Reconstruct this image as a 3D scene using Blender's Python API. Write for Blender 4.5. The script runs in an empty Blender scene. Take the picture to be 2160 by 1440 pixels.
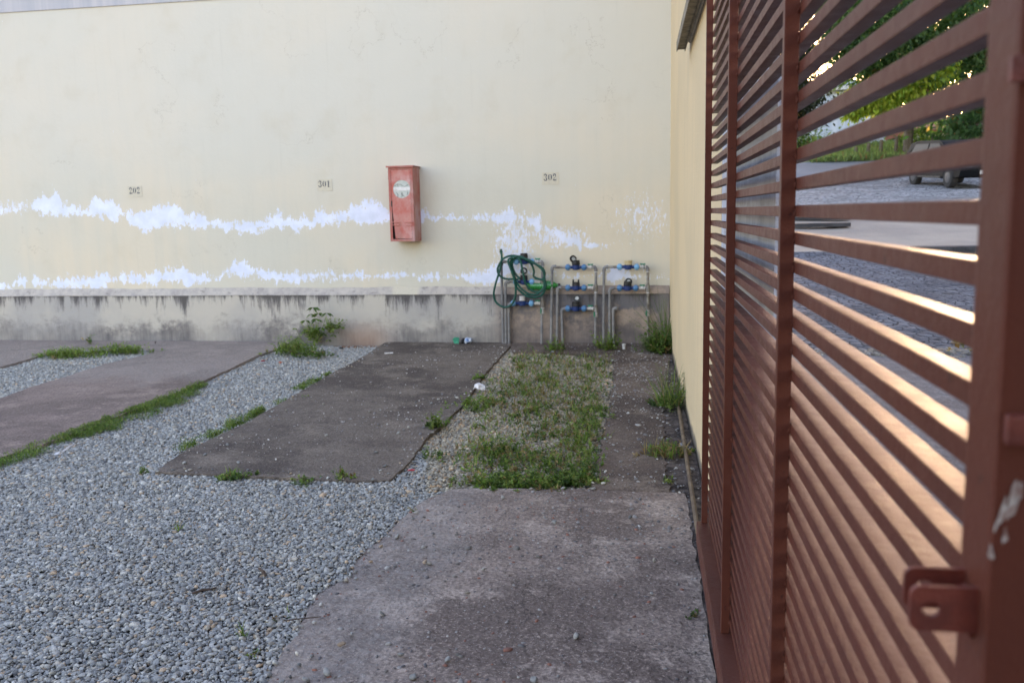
import bpy, bmesh, math, random
import numpy as np
from mathutils import Vector, Matrix
random.seed(7); RNG = np.random.default_rng(7)
S = bpy.context.scene
COL = S.collection

# ------------------------------------------------------------------ camera
F = 1900.0; EYE = 1.30
def unit(v): return v / np.linalg.norm(v)
_Y = unit(np.array([1345 - 1080, 444 - 720, F])); _h = np.array([1, -.02, 0.])
_Z = unit(np.cross(_Y, _h)); _Z = _Z if _Z[1] < 0 else -_Z
_X = np.cross(_Y, _Z); _X = _X if _X[0] > 0 else -_X
RW = np.array([_X, _Y, _Z])                     # camera (x right, y down, z forward) -> world
cam = bpy.data.cameras.new('camera'); camo = bpy.data.objects.new('camera', cam); COL.objects.link(camo)
m3 = np.column_stack([RW @ [1, 0, 0], RW @ [0, -1, 0], RW @ [0, 0, -1]])
mw = np.eye(4); mw[:3, :3] = m3; mw[:3, 3] = (0, 0, EYE)
camo.matrix_world = Matrix(mw.tolist())
cam.sensor_width = 36; cam.lens = F / 2160 * 36; cam.clip_start = .02; cam.clip_end = 1500
cam.dof.use_dof = True; cam.dof.focus_distance = 2.8; cam.dof.aperture_fstop = 7.1
S.camera = camo
def ray(px, py): return RW @ np.array([px - 1080, py - 720, F])

# ------------------------------------------------------------------ sky, sun, exposure
sd = unit(ray(2050, 150))                        # the low sun shines in from the street, through the trees
SUN_EL = math.asin(sd[2]); SUN_AZ = math.atan2(sd[0], sd[1])
w = bpy.data.worlds.new('World'); S.world = w; w.use_nodes = True
nt = w.node_tree; bg = nt.nodes['Background']; sky = nt.nodes.new('ShaderNodeTexSky')
sky.sky_type = 'NISHITA'; sky.sun_disc = False; sky.sun_elevation = SUN_EL; sky.sun_rotation = SUN_AZ
sky.air_density = 1.0; sky.dust_density = 1.0; sky.ozone_density = 1.0
nt.links.new(sky.outputs[0], bg.inputs[0]); bg.inputs[1].default_value = .15
sl = bpy.data.lights.new('sun', 'SUN'); sl.energy = 2.0; sl.angle = math.radians(.5); sl.color = (1, .76, .42)
so = bpy.data.objects.new('sun', sl); COL.objects.link(so)
so.rotation_euler = Vector(sd.tolist()).to_track_quat('Z', 'Y').to_euler(); so.location = (5, 8, 12)
S.view_settings.view_transform = 'Standard'; S.view_settings.look = 'None'
S.view_settings.gamma = 1; S.view_settings.use_curve_mapping = False
S.view_settings.exposure = 2.85
S.view_settings.use_white_balance = True; S.view_settings.white_balance_temperature = 7200; S.view_settings.white_balance_tint = 33
S.cycles.max_bounces = 6

# ------------------------------------------------------------------ layout helpers
O = np.array([0, 0, EYE])
def gr(px, py, z=0.0):
    r = ray(px, py); return O + r * ((z - EYE) / r[2])
_c = gr(1413, 722); WX0, WY0 = .3135, float(_c[1])
_d = unit(ray(-9700, 444 + .02 * (9700 + 1345)) * [1, 1, 0]); WD = _d if _d[0] < 0 else -_d    # along the back wall, to the left
WN = np.array([-WD[1], WD[0], 0]); WN = WN if WN[1] < 0 else -WN     # out of the wall, towards the yard
C0 = np.array([WX0, WY0, 0])
def wl(px, py, off=0.0):
    """point on the back wall plane (moved off metres towards the yard)"""
    r = ray(px, py); p0 = C0 + WN * off
    return O + r * (np.dot(p0 - O, WN) / np.dot(r, WN))
def uv(px, py, off=0.0):
    p = wl(px, py, off); return float(np.dot(p - C0, WD)), float(p[2])
def at(px, py, Y):
    r = ray(px, py); return O + r * (Y / r[1])

# ------------------------------------------------------------------ object helpers
def tag(o, label=None, cat=None, group=None, kind=None):
    if label: o['label'] = label
    if cat: o['category'] = cat
    if group: o['group'] = group
    if kind: o['kind'] = kind
    return o
def empty(name, loc, label, cat, group=None, rz=0):
    o = bpy.data.objects.new(name, None); COL.objects.link(o); o.location = Vector([float(a) for a in loc])
    o.rotation_euler = (0, 0, rz); o.empty_display_size = .1
    return tag(o, label, cat, group)
class MB:
    def __init__(s): s.v = []; s.f = []; s.n = 0
    def add(s, v, f):
        v = np.asarray(v, float).reshape(-1, 3); b = s.n
        s.v.append(v); s.n += len(v)
        s.f += [tuple(int(i) + b for i in q) for q in f]
    def box(s, c, d, R=None, bev=0.0):
        c = np.asarray(c, float); h = np.asarray(d, float) / 2
        if bev <= 0:
            P = np.array([[x, y, z] for x in (-1, 1) for y in (-1, 1) for z in (-1, 1)], float) * h
            Fc = [(0, 1, 3, 2), (4, 6, 7, 5), (0, 4, 5, 1), (2, 3, 7, 6), (0, 2, 6, 4), (1, 5, 7, 3)]
        else:
            bm = bmesh.new(); bmesh.ops.create_cube(bm, size=1)
            for q in bm.verts: q.co = Vector([q.co[k] * 2 * h[k] for k in range(3)])
            bmesh.ops.bevel(bm, geom=bm.edges[:], offset=bev, segments=2, affect='EDGES', profile=.7)
            P = np.array([q.co[:] for q in bm.verts]); Fc = [[q.index for q in f.verts] for f in bm.faces]; bm.free()
        if R is not None: P = P @ np.asarray(R).T
        s.add(P + c, Fc)
    def tube(s, pts, r, n=10, cap=True):
        pts = [np.asarray(p, float) for p in pts]; m = len(pts)
        rs = r if hasattr(r, '__len__') else [r] * m
        V = []; ref = None
        for i in range(m):
            t = unit(pts[min(i + 1, m - 1)] - pts[max(i - 1, 0)] + 1e-9)
            if ref is None: ref = np.array([0, 0, 1.]) if abs(t[2]) < .9 else np.array([1., 0, 0])
            a = unit(np.cross(t, ref)); b = np.cross(a, t); ref = b
            for k in range(n):
                th = 2 * math.pi * k / n
                V.append(pts[i] + rs[i] * (a * math.cos(th) + b * math.sin(th)))
        Fc = [(i * n + k, i * n + (k + 1) % n, (i + 1) * n + (k + 1) % n, (i + 1) * n + k) for i in range(m - 1) for k in range(n)]
        if cap: Fc += [tuple(range(n - 1, -1, -1)), tuple((m - 1) * n + k for k in range(n))]
        s.add(V, Fc)
    def build(s, name, mat, parent=None, smooth=False, M=None):
        me = bpy.data.meshes.new(name)
        V = np.vstack(s.v) if s.v else np.zeros((0, 3))
        if M is not None: V = V @ M[:3, :3].T + M[:3, 3]
        me.from_pydata(V.tolist(), [], s.f)
        if mat: me.materials.append(mat)
        if smooth: me.shade_smooth()
        bm = bmesh.new(); bm.from_mesh(me); bmesh.ops.recalc_face_normals(bm, faces=bm.faces[:]); bm.to_mesh(me); bm.free()
        o = bpy.data.objects.new(name, me); COL.objects.link(o)
        if parent:
            o.parent = parent; o.matrix_parent_inverse = world_of(parent).inverted()
        return o
def world_of(o):
    m = Matrix.LocRotScale(o.location, o.rotation_euler, o.scale)
    if o.parent: m = world_of(o.parent) @ o.matrix_parent_inverse @ m
    return m
def fast(name, V, F4, mat, col=None, parent=None):
    """numpy mesh of equal-sized faces; col = one colour per vertex"""
    me = bpy.data.meshes.new(name); k = F4.shape[1]
    me.vertices.add(len(V)); me.vertices.foreach_set('co', V.astype(np.float32).ravel())
    me.loops.add(F4.size); me.loops.foreach_set('vertex_index', F4.astype(np.int32).ravel())
    me.polygons.add(len(F4)); me.polygons.foreach_set('loop_start', (np.arange(len(F4)) * k).astype(np.int32))
    me.polygons.foreach_set('loop_total', np.full(len(F4), k, np.int32))
    me.update(calc_edges=True)
    if col is not None:
        a = me.color_attributes.new('Col', 'FLOAT_COLOR', 'POINT')
        a.data.foreach_set('color', np.column_stack([col, np.ones(len(col))]).astype(np.float32).ravel())
    me.materials.append(mat)
    o = bpy.data.objects.new(name, me); COL.objects.link(o)
    if parent:
        o.parent = parent; o.matrix_parent_inverse = world_of(parent).inverted()
    return o

# ------------------------------------------------------------------ materials
class N:
    def __init__(s, name):
        s.m = bpy.data.materials.new(name); s.m.use_nodes = True; s.t = s.m.node_tree
        s.b = s.t.nodes['Principled BSDF']; s._co = None
    def new(s, t, **k):
        n = s.t.nodes.new(t)
        for a, v in k.items(): setattr(n, a, v)
        return n
    def L(s, a, b): s.t.links.new(a, b)
    def co(s):
        if not s._co: s._co = s.new('ShaderNodeTexCoord').outputs['Object']
        return s._co
    def mapv(s, sc, loc=(0, 0, 0), src=None):
        n = s.new('ShaderNodeMapping'); n.inputs['Scale'].default_value = sc; n.inputs['Location'].default_value = loc
        s.L(src or s.co(), n.inputs[0]); return n.outputs[0]
    def noise(s, scale, detail=4, rough=.55, vec=None, dist=0):
        n = s.new('ShaderNodeTexNoise'); n.inputs['Scale'].default_value = scale; n.inputs['Detail'].default_value = detail
        n.inputs['Roughness'].default_value = rough; n.inputs['Distortion'].default_value = dist
        s.L(vec or s.co(), n.inputs['Vector']); return n.outputs[0]
    def vor(s, scale, vec=None, feat='F1', out='Distance'):
        n = s.new('ShaderNodeTexVoronoi', feature=feat); n.inputs['Scale'].default_value = scale
        s.L(vec or s.co(), n.inputs['Vector']); return n.outputs[out]
    def _set(s, sock, v):
        if hasattr(v, 'is_linked') or isinstance(v, bpy.types.NodeSocket): s.L(v, sock)
        else: sock.default_value = v
    def math(s, op, a, b=0.0, c=0.0, clamp=False):
        n = s.new('ShaderNodeMath', operation=op, use_clamp=clamp)
        s._set(n.inputs[0], a); s._set(n.inputs[1], b); s._set(n.inputs[2], c); return n.outputs[0]
    def ramp(s, v, a, b, lo=0.0, hi=1.0):
        n = s.new('ShaderNodeMapRange', interpolation_type='SMOOTHSTEP')
        s._set(n.inputs[0], v); n.inputs[1].default_value = a; n.inputs[2].default_value = b
        n.inputs[3].default_value = lo; n.inputs[4].default_value = hi; return n.outputs[0]
    def mix(s, f, a, b, mode='MIX'):
        n = s.new('ShaderNodeMix', data_type='RGBA', blend_type=mode)
        s._set(n.inputs[0], f)
        for i, v in ((6, a), (7, b)):
            if isinstance(v, bpy.types.NodeSocket): s.L(v, n.inputs[i])
            else: n.inputs[i].default_value = (*v, 1)
        return n.outputs[2]
    def sep(s, vec=None):
        n = s.new('ShaderNodeSeparateXYZ'); s.L(vec or s.co(), n.inputs[0]); return n.outputs
    def curve(s, v, pts):
        n = s.new('ShaderNodeFloatCurve'); c = n.mapping; cu = c.curves[0]
        while len(cu.points) > 2: cu.points.remove(cu.points[-1])
        cu.points[0].location = pts[0]; cu.points[1].location = pts[-1]
        for p in pts[1:-1]: cu.points.new(*p)
        for p in cu.points: p.handle_type = 'VECTOR'
        c.update(); s.L(v, n.inputs[1]); return n.outputs[0]
    def bump(s, h, dist, strength=1.0):
        n = s.new('ShaderNodeBump'); n.inputs['Strength'].default_value = strength; n.inputs['Distance'].default_value = dist
        s.L(h, n.inputs['Height']); s.L(n.outputs[0], s.b.inputs['Normal'])
    def out(s, col, rough=.8, spec=.3, metal=0.0):
        if isinstance(col, bpy.types.NodeSocket): s.L(col, s.b.inputs['Base Color'])
        else: s.b.inputs['Base Color'].default_value = (*col, 1)
        s._set(s.b.inputs['Roughness'], rough); s.b.inputs['Specular IOR Level'].default_value = spec
        s.b.inputs['Metallic'].default_value = metal; return s.m
def simple(name, c1, c2=None, scale=8, rough=.7, bump=0, bscale=60, spec=.3, metal=0, lo=.35, hi=.65):
    n = N(name); c2 = c2 or tuple(x * .75 for x in c1)
    c = n.mix(n.ramp(n.noise(scale, 5), lo, hi), c1, c2)
    if bump: n.bump(n.noise(bscale, 4), bump)
    return n.out(c, rough, spec, metal)

CREAM = (.645, .58, .46)
WALLU0, WALLU1 = -.3, 8.3
def nrm_pts(data, idx):
    out = []
    for d in data:
        u, z = uv(d[0], d[idx]); out.append(((u - WALLU0) / (WALLU1 - WALLU0), z / 2.0))
    out.sort(); res = []
    for p in out:
        if not res or p[0] > res[-1][0] + .001: res.append((min(max(p[0], 0), 1), min(max(p[1], 0), 1)))
    if res[0][0] > 0: res.insert(0, (0, res[0][1]))
    if res[-1][0] < 1: res.append((1, res[-1][1]))
    return res
UP = [(-40,436,446),(0,436,446),(20,442,440),(30,442,440),(62,442,440),(72,425,440),(92,412,452),(100,410,451),(104,428,450),(110,406,452),(124,407,452),(130,432,450),(150,432,452),(170,441,451),(186,442,453),(193,420,455),(204,412,454),(215,425,455),(240,428,466),(250,435,458),(262,447,456),(280,451,470),(300,446,485),(318,448,485),(322,436,483),(350,434,476),(375,434,478),(385,449,474),(400,455,475),(418,449,482),(440,466,476),(480,470,483),(525,470,492),(560,462,482),(585,450,478),(610,462,476),(622,465,492),(640,454,478),(655,466,484),(672,442,470),(690,450,472),(710,452,474),(735,444,460),(755,430,470),(775,422,473),(800,426,470),(812,442,465),(850,446,462),(892,441,466),(905,454,458),(925,458,461),(970,456,462),(1010,459,462),(1040,458,465),(1060,448,476),(1075,442,470),(1092,460,458),(1115,458,470),(1130,457,487),(1150,475,480),(1175,484,496),(1200,500,516),(1230,512,520),(1250,515,521),(1290,522,512),(1330,500,480),(1413,480,470)]
LO = [(-40,590,612),(0,598,612),(20,603,608),(35,592,600),(50,582,600),(62,600,590),(72,583,600),(85,590,600),(100,592,602),(112,600,598),(118,592,602),(135,588,607),(165,588,607),(178,590,604),(190,584,609),(214,578,608),(232,582,596),(246,592,588),(258,577,592),(290,577,596),(298,588,600),(330,570,600),(345,573,592),(365,567,594),(385,563,590),(392,570,602),(415,577,596),(440,588,594),(452,588,592),(462,592,588),(476,566,577),(495,552,574),(510,549,584),(520,556,586),(535,568,578),(560,571,590),(590,577,592),(605,582,593),(626,572,599),(650,585,585),(690,576,576),(705,572,583),(715,580,581),(755,575,585),(780,583,582),(800,581,585),(840,578,587),(850,582,581),(870,586,579),(910,578,589),(950,588,581),(985,576,591),(1010,575,596),(1040,565,600),(1060,552,590),(1075,570,568),(1110,572,574),(1150,580,578),(1190,582,580),(1270,585,580),(1285,566,590),(1310,568,594),(1330,576,588),(1345,584,582),(1413,590,586)]
def make_wall_mat():
    n = N('cream_wall_paint'); x, y, z = n.sep()
    un = n.new('ShaderNodeMapRange'); n.L(x, un.inputs[0]); un.inputs[1].default_value = WALLU0; un.inputs[2].default_value = WALLU1; un = un.outputs[0]
    blot = n.noise(1, 9, .74, n.mapv((15, 1, 9), (3, 0, 1))); fing = n.noise(1, 6, .7, n.mapv((48, 1, 11)))
    fine = n.noise(1, 4, .7, n.mapv((110, 1, 75)))
    def band(data):
        hi = n.math('MULTIPLY', n.curve(un, nrm_pts(data, 1)), 2.0); lo = n.math('MULTIPLY', n.curve(un, nrm_pts(data, 2)), 2.0)
        a = n.math('SUBTRACT', n.math('ADD', hi, n.math('MULTIPLY', n.math('SUBTRACT', fing, .5), .22)), z)
        return n.math('MINIMUM', a, n.math('SUBTRACT', z, lo))
    mn = n.math('MAXIMUM', band(UP), band(LO))
    mn = n.math('ADD', mn, n.math('MULTIPLY', n.math('SUBTRACT', blot, .488), .46))
    mn = n.math('ADD', mn, n.math('MULTIPLY', n.math('SUBTRACT', fine, .5), .07))
    m1 = n.ramp(mn, -.003, .012)
    # sparse speckled lime near the meters and in the right-hand corner
    def zone(px, py, rx, rz):
        u0, z0 = uv(px, py)
        a = n.math('POWER', n.math('DIVIDE', n.math('SUBTRACT', x, u0), rx), 2.0)
        b = n.math('POWER', n.math('DIVIDE', n.math('SUBTRACT', z, z0), rz), 2.0)
        return n.math('SUBTRACT', 1.0, n.math('ADD', a, b), clamp=True)
    zs = n.math('MAXIMUM', zone(1085, 520, .32, .48), n.math('MULTIPLY', zone(1355, 460, .42, .34), .72))
    zs = n.math('MAXIMUM', zs, n.math('MAXIMUM', zone(1180, 500, .45, .14), zone(1030, 585, .30, .12)))
    zs = n.math('MAXIMUM', zs, n.math('MULTIPLY', n.math('MAXIMUM', zone(20, 438, .5, .12), zone(650, 585, .8, .1)), .8))
    sp = n.noise(1, 8, .78, n.mapv((34, 1, 15), (9, 0, 2)))
    m2 = n.ramp(n.math('ADD', sp, n.math('MULTIPLY', zs, .20)), .645, .68)
    mask = n.math('MULTIPLY', n.math('MAXIMUM', m1, n.math('MULTIPLY', m2, .85)), n.ramp(fine, .12, .3, .55, 1.0))
    # paint tone: cloudy, greyer towards the top, with faint vertical rain marks
    mottle = n.ramp(n.noise(.55, 3, .5, n.mapv((1, 1, 1.4), (4, 0, 1))), .36, .62)
    str_ = n.ramp(n.noise(1, 4, .6, n.mapv((9, 1, .5))), .38, .72)
    c = n.mix(mottle, CREAM, (.575, .56, .48)); c = n.mix(n.math('MULTIPLY', str_, .35), c, (.53, .53, .46))
    upm = n.ramp(z, .9, 2.6); c = n.mix(n.math('MULTIPLY', upm, .6), c, (.60, .60, .56))
    c = n.mix(n.math('MULTIPLY', n.ramp(n.noise(2.4, 6, .6), .5, .75), .22), c, (.48, .43, .32))
    hc = n.math('MULTIPLY', n.ramp(n.math('ABSOLUTE', n.math('SUBTRACT', n.noise(.8, 8, .6, n.mapv((1, 1, 1), (4, 0, 9))), .5)), .0, .0022, 1, 0), n.ramp(n.noise(.9, 2), .54, .60)); c = n.mix(n.math('MULTIPLY', hc, .4), c, (.30, .27, .22))
    c = n.mix(n.math('MULTIPLY', n.ramp(n.noise(1, 6, .7, n.mapv((22, 1, .9), (1, 0, 5))), .56, .75), .22), c, (.44, .43, .38))
    c = n.mix(mask, c, n.mix(n.ramp(n.noise(6, 5, .6), .35, .65), (.72, .78, .93), (.62, .68, .80)))
    n.bump(n.math('ADD', n.math('MULTIPLY', n.noise(3.2, 6, .62), 1.0), n.math('MULTIPLY', n.noise(1, 3, .5, n.mapv((8, 1, 30))), .06)), .018, .55)
    return n.out(c, .85, .2)
def make_plinth_mat(ledge):
    n = N('stained_ledge' if ledge else 'stained_plinth'); x, y, z = n.sep()
    zt = uv(0, 628, .05)[1]; raw = n.ramp(x, uv(1075, 650, .05)[0], uv(1025, 650, .05)[0])    # 0 = bare render by the meters
    rawn = n.noise(6, 8, .7)
    st = n.noise(1, 8, .8, n.mapv((17, 1, 1.6))); st2 = n.noise(1, 6, .75, n.mapv((4, 1, .8), (2, 0, 0)))
    gn = n.noise(5.0, 8, .72, n.mapv((1, 1, 1.3)))
    c = n.mix(n.ramp(n.noise(1.3, 4), .35, .65), (.49, .46, .40), (.37, .36, .34))
    rc = n.mix(n.ramp(rawn, .35, .65), (.40, .315, .255), (.235, .195, .17))
    if ledge:
        c = n.mix(n.ramp(n.noise(9, 6, .7), .35, .7), (.50, .46, .41), (.36, .33, .31))
        u1, u2 = uv(880, 615)[0], uv(835, 615)[0]
        pm = n.math('MULTIPLY', n.ramp(x, u1 - .05, u1), n.ramp(x, u2, u2 + .05, 1, 0)); c = n.mix(pm, c, (.56, .52, .42))
    c = n.mix(raw, rc, c)
    # dark algae runs below the arris, mould at the foot
    d = n.math('DIVIDE', n.math('SUBTRACT', zt, z), .46)
    runs = n.ramp(n.math('SUBTRACT', n.math('ADD', n.math('MULTIPLY', st, 1.0), n.math('MULTIPLY', n.math('SUBTRACT', st2, .5), 1.5)), n.math('MULTIPLY', d, .62)), .33, .64)
    thin = n.ramp(n.math('SUBTRACT', n.math('ADD', st, n.math('MULTIPLY', n.math('SUBTRACT', st2, .5), .9)), n.math('MULTIPLY', n.math('POWER', n.math('MAXIMUM', d, 0.0), .5), .42)), .33, .56)
    foot = n.ramp(n.math('SUBTRACT', n.math('ADD', gn, n.math('MULTIPLY', n.math('SUBTRACT', st2, .5), .3)), n.math('MULTIPLY', z, 1.5)), .08, .40)
    rawk = n.ramp(raw, 0, 1, 1.0, .62); runs = n.math('MAXIMUM', runs, n.math('MULTIPLY', n.math('SUBTRACT', 1.0, raw), n.ramp(n.math('SUBTRACT', n.math('ADD', gn, n.math('MULTIPLY', st, .4)), n.math('MULTIPLY', d, .55)), .42, .62)))
    if ledge:
        k = n.math('MULTIPLY', n.ramp(n.noise(1, 6, .75, n.mapv((9, 1, 22))), .54, .70), .75)
        c = n.mix(k, c, (.10, .095, .095))
    else:
        c = n.mix(n.math('MULTIPLY', runs, rawk), c, (.155, .15, .16))
        c = n.mix(n.math('MULTIPLY', thin, .75), c, (.055, .05, .048))
        c = n.mix(n.math('MULTIPLY', foot, n.ramp(n.math('ADD', n.math('MULTIPLY', n.noise(2.2, 4), .8), n.math('MULTIPLY', st, .5)), .45, .85, .25, .9)), c, (.10, .092, .098))
        red = n.math('MULTIPLY', n.ramp(n.math('ABSOLUTE', n.math('SUBTRACT', x, uv(770, 700, .05)[0])), 0, .45, 1, 0), n.ramp(z, 0, .3, 1, 0))
        c = n.mix(n.math('MULTIPLY', red, .55), c, (.40, .24, .16))
        blk = n.math('MULTIPLY', n.ramp(x, uv(1400, 640, .05)[0] , uv(1372, 640, .05)[0], 1, 0), .7); c = n.mix(blk, c, (.20, .185, .175))
    n.bump(n.noise(30, 6, .65), .010, .6)
    return n.out(c, .9, .15)

def concrete(name, a, b, dark, light=(.30, .28, .27), chips=.5, sc=1.0, loc=(0, 0, 0), dust=None):
    n = N(name)
    co = n.mapv((1, 1, 1), loc)
    big = n.noise(.9 * sc, 6, .62, co, .4); mid = n.noise(5 * sc, 7, .68, co); fin = n.noise(70, 4, .65, co)
    c = n.mix(n.ramp(mid, .36, .66), a, b)
    c = n.mix(n.math('MULTIPLY', n.ramp(big, .45, .57), .85), c, dark)
    c = n.mix(n.math('MULTIPLY', n.ramp(n.noise(2.3 * sc, 7, .74, n.mapv((1, 1, 1), (7, 3, 0))), .50, .62), .75), c, light)
    c = n.mix(n.math('MULTIPLY', n.ramp(n.noise(24, 6, .75, co), .44, .66), .45), c, tuple(x * .45 for x in a))
    c = n.mix(n.math('MULTIPLY', n.ramp(fin, .42, .66), .60), c, tuple(x * .38 for x in a))
    c = n.mix(n.math('MULTIPLY', n.ramp(n.noise(95, 4, .7, n.mapv((1, 1, 1), (2, 2, 0))), .52, .70), .50), c, tuple(min(1, x * 1.9) for x in b))
    if dust:
        dm_ = n.ramp(n.math('ADD', n.ramp(n.sep()[dust[0]], dust[1], dust[2], -.35, .35), n.noise(1.7, 7, .7)), .38, .72)
        c = n.mix(n.math('MULTIPLY', dm_, n.ramp(n.noise(30, 5, .7, co), .3, .7, .15, .60)), c, dust[3])
    ck = n.math('MULTIPLY', n.ramp(n.math('ABSOLUTE', n.math('SUBTRACT', n.noise(.9, 7, .62, n.mapv((1, 1, 1), (loc[0] + 3, 2, 0))), .5)), .0, .0035, 1, 0), n.ramp(n.noise(1.1, 3, .5, co), .46, .6)); c = n.mix(n.math('MULTIPLY', ck, .6), c, (.03, .026, .024))
    n2 = n.vor(125, co); ncell = n.noise(9, 3, .6, co)
    chip = n.math('MULTIPLY', n.ramp(n2, .16, .24, 1, 0), n.ramp(n.math('ADD', ncell, n.noise(60, 1, .5, co)), 1.08, 1.16))
    c = n.mix(n.math('MULTIPLY', chip, chips), c, (.50, .48, .46))
    h = n.math('ADD', n.math('MULTIPLY', mid, 1.0), n.math('MULTIPLY', fin, .35)); h = n.math('ADD', h, n.math('MULTIPLY', n.vor(45, co), .25))
    n.bump(h, .020, 1.0)
    return n.out(c, .88, .25)

def leafmat(name, trans=.35):
    n = N(name); a = n.new('ShaderNodeVertexColor', layer_name='Col'); n.out(a.outputs[0], .6, .25)
    t = n.new('ShaderNodeBsdfTranslucent'); mx = n.new('ShaderNodeMixShader'); mx.inputs[0].default_value = trans
    tc = n.mix(1.0, a.outputs[0], (1.5, 1.7, .8), 'MULTIPLY'); n.L(tc, t.inputs[0])
    n.L(n.b.outputs[0], mx.inputs[1]); n.L(t.outputs[0], mx.inputs[2])
    n.L(mx.outputs[0], n.t.nodes['Material Output'].inputs[0]); return n.m
def vcol(name, rough=.8, bump=.002, bs=90, spec=.3):
    n = N(name); a = n.new('ShaderNodeVertexColor', layer_name='Col')
    c = n.mix(n.math('MULTIPLY', n.ramp(n.noise(bs, 4, .6), .35, .7), .35), a.outputs[0], (.10, .11, .13))
    n.bump(n.noise(bs * 2, 3), bump); return n.out(c, rough, spec)
def gate_mat():
    n = N('brown_red_gate_paint')
    c = n.mix(n.ramp(n.noise(6, 5), .35, .7), (.128, .041, .028), (.108, .036, .026))
    c = n.mix(n.math('MULTIPLY', n.ramp(n.noise(2.5, 6, .7), .52, .75), .35), c, (.20, .105, .085))
    c = n.mix(n.math('MULTIPLY', n.ramp(n.noise(55, 3, .7), .66, .72), .7), c, (.04, .02, .02))
    n.bump(n.math('ADD', n.noise(420, 2, .7), n.noise(90, 3, .5)), .0012, .6)
    return n.out(c, n.ramp(n.noise(30, 4), .3, .7, .31, .40), .10)
M = {}
M['gate'] = gate_mat()
M['gatered'] = simple('red_primer_weld', (.20, .045, .03), (.13, .03, .022), 60, .45, .001, 300, .5)
M['pvc'] = simple('grey_pvc', (.16, .165, .175), (.25, .245, .24), 14, .55, .0006, 200)
M['pvcdirty'] = simple('dirty_grey_pvc', (.27, .26, .24), (.14, .12, .10), 20, .6, .0006, 200)
M['white'] = simple('white_plastic', (.72, .72, .72), (.55, .54, .52), 30, .5)
M['nut'] = simple('light_blue_plastic', (.13, .36, .60), (.17, .41, .64), 30, .42)
M['nutdark'] = simple('mid_blue_plastic', (.055, .17, .34), (.08, .22, .40), 30, .45)
M['blue'] = simple('dark_blue_plastic', (.007, .03, .12), (.012, .04, .16), 30, .4)
M['black'] = simple('black_plastic', (.012, .012, .013), (.03, .03, .03), 30, .5)
M['valve'] = simple('dull_metal_valve', (.42, .42, .40), (.55, .54, .52), 30, .45)
M['grey'] = simple('grey_dial', (.30, .33, .33), (.45, .46, .45), 60, .35)
M['tan'] = simple('yellowed_plastic', (.50, .40, .22), (.60, .52, .34), 30, .5)
M['handle'] = simple('green_tap_plastic', (.01, .17, .10), (.015, .22, .13), 30, .45)
M['hose'] = simple('green_rubber_hose', (.003, .055, .042), (.004, .085, .062), 30, .38)
M['brass'] = simple('brass', (.45, .33, .14), (.3, .22, .1), 30, .4, metal=.7)
def pet():
    n = N('green_clear_plastic'); n.out((.02, .42, .10), .12, .5); n.b.inputs['Transmission Weight'].default_value = .55; return n.m
M['pet'] = pet()
def redpaint(name, k=1.0):
    n = N(name)
    c = n.mix(n.ramp(n.noise(7, 6, .65), .36, .64), (.50 * k, .13 * k, .105 * k), (.52 * k, .24 * k, .21 * k))
    c = n.mix(n.math('MULTIPLY', n.ramp(n.noise(5, 5, .6, n.mapv((1, 1, .6), (5, 1, 2))), .5, .68), .75), c, (.58 * k, .38 * k, .38 * k))
    c = n.mix(n.math('MULTIPLY', n.ramp(n.noise(16, 5, .7, n.mapv((1, 1, 1), (1, 4, 2))), .60, .72), .6), c, (.36, .06, .06))
    n.bump(n.noise(60, 4), .001, .5); return n.out(c, .55, .3)
M['red'] = redpaint('faded_red_paint'); M['redside'] = redpaint('red_frame_paint', .82)
M['pane'] = simple('dusty_pane', (.34, .42, .43), (.42, .48, .49), 25, .25, spec=.5)
M['gravel'] = vcol('gravel_stone', .82, .0015, 120)
M['leaf'] = leafmat('leaf_green'); M['treeleaf'] = leafmat('tree_leaf', .5)
M['soil'] = simple('dark_soil', (.085, .07, .058), (.14, .115, .095), 5, .95, .02, 40)
M['ring'] = simple('red_soil', (.30, .13, .065), (.20, .10, .06), 6, .95, .02, 40)
M['bark'] = simple('bark', (.10, .085, .07), (.17, .15, .13), 6, .9, .03, 20)
M['slabB'] = concrete('concrete_middle', (0.160, 0.129, 0.108), (0.211, 0.173, 0.143), (0.075, 0.058, 0.051), (0.270, 0.221, 0.180), .8)
M['slabA'] = concrete('concrete_left', (0.267, 0.201, 0.174), (0.325, 0.244, 0.211), (0.180, 0.134, 0.118), (0.405, 0.311, 0.263), .35, loc=(3, 1, 0), dust=(1, 5.6, 7.8, (.35, .325, .30)))
M['slabE'] = concrete('concrete_right', (0.152, 0.112, 0.093), (0.207, 0.159, 0.128), (0.076, 0.056, 0.048), (0.277, 0.218, 0.175), 1.0, loc=(1, 7, 0))
M['slabD'] = concrete('concrete_front', (0.274, 0.213, 0.183), (0.374, 0.300, 0.254), (0.158, 0.120, 0.105), (0.531, 0.435, 0.372), .7, 1.3, loc=(5, 2, 0), dust=(0, -.35, -1.0, (.345, .32, .30)))
M['slabT'] = concrete('concrete_by_wall', (0.252, 0.173, 0.131), (0.309, 0.215, 0.167), (0.176, 0.121, 0.095), (0.353, 0.263, 0.207), .5, loc=(9, 2, 0))

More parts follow.
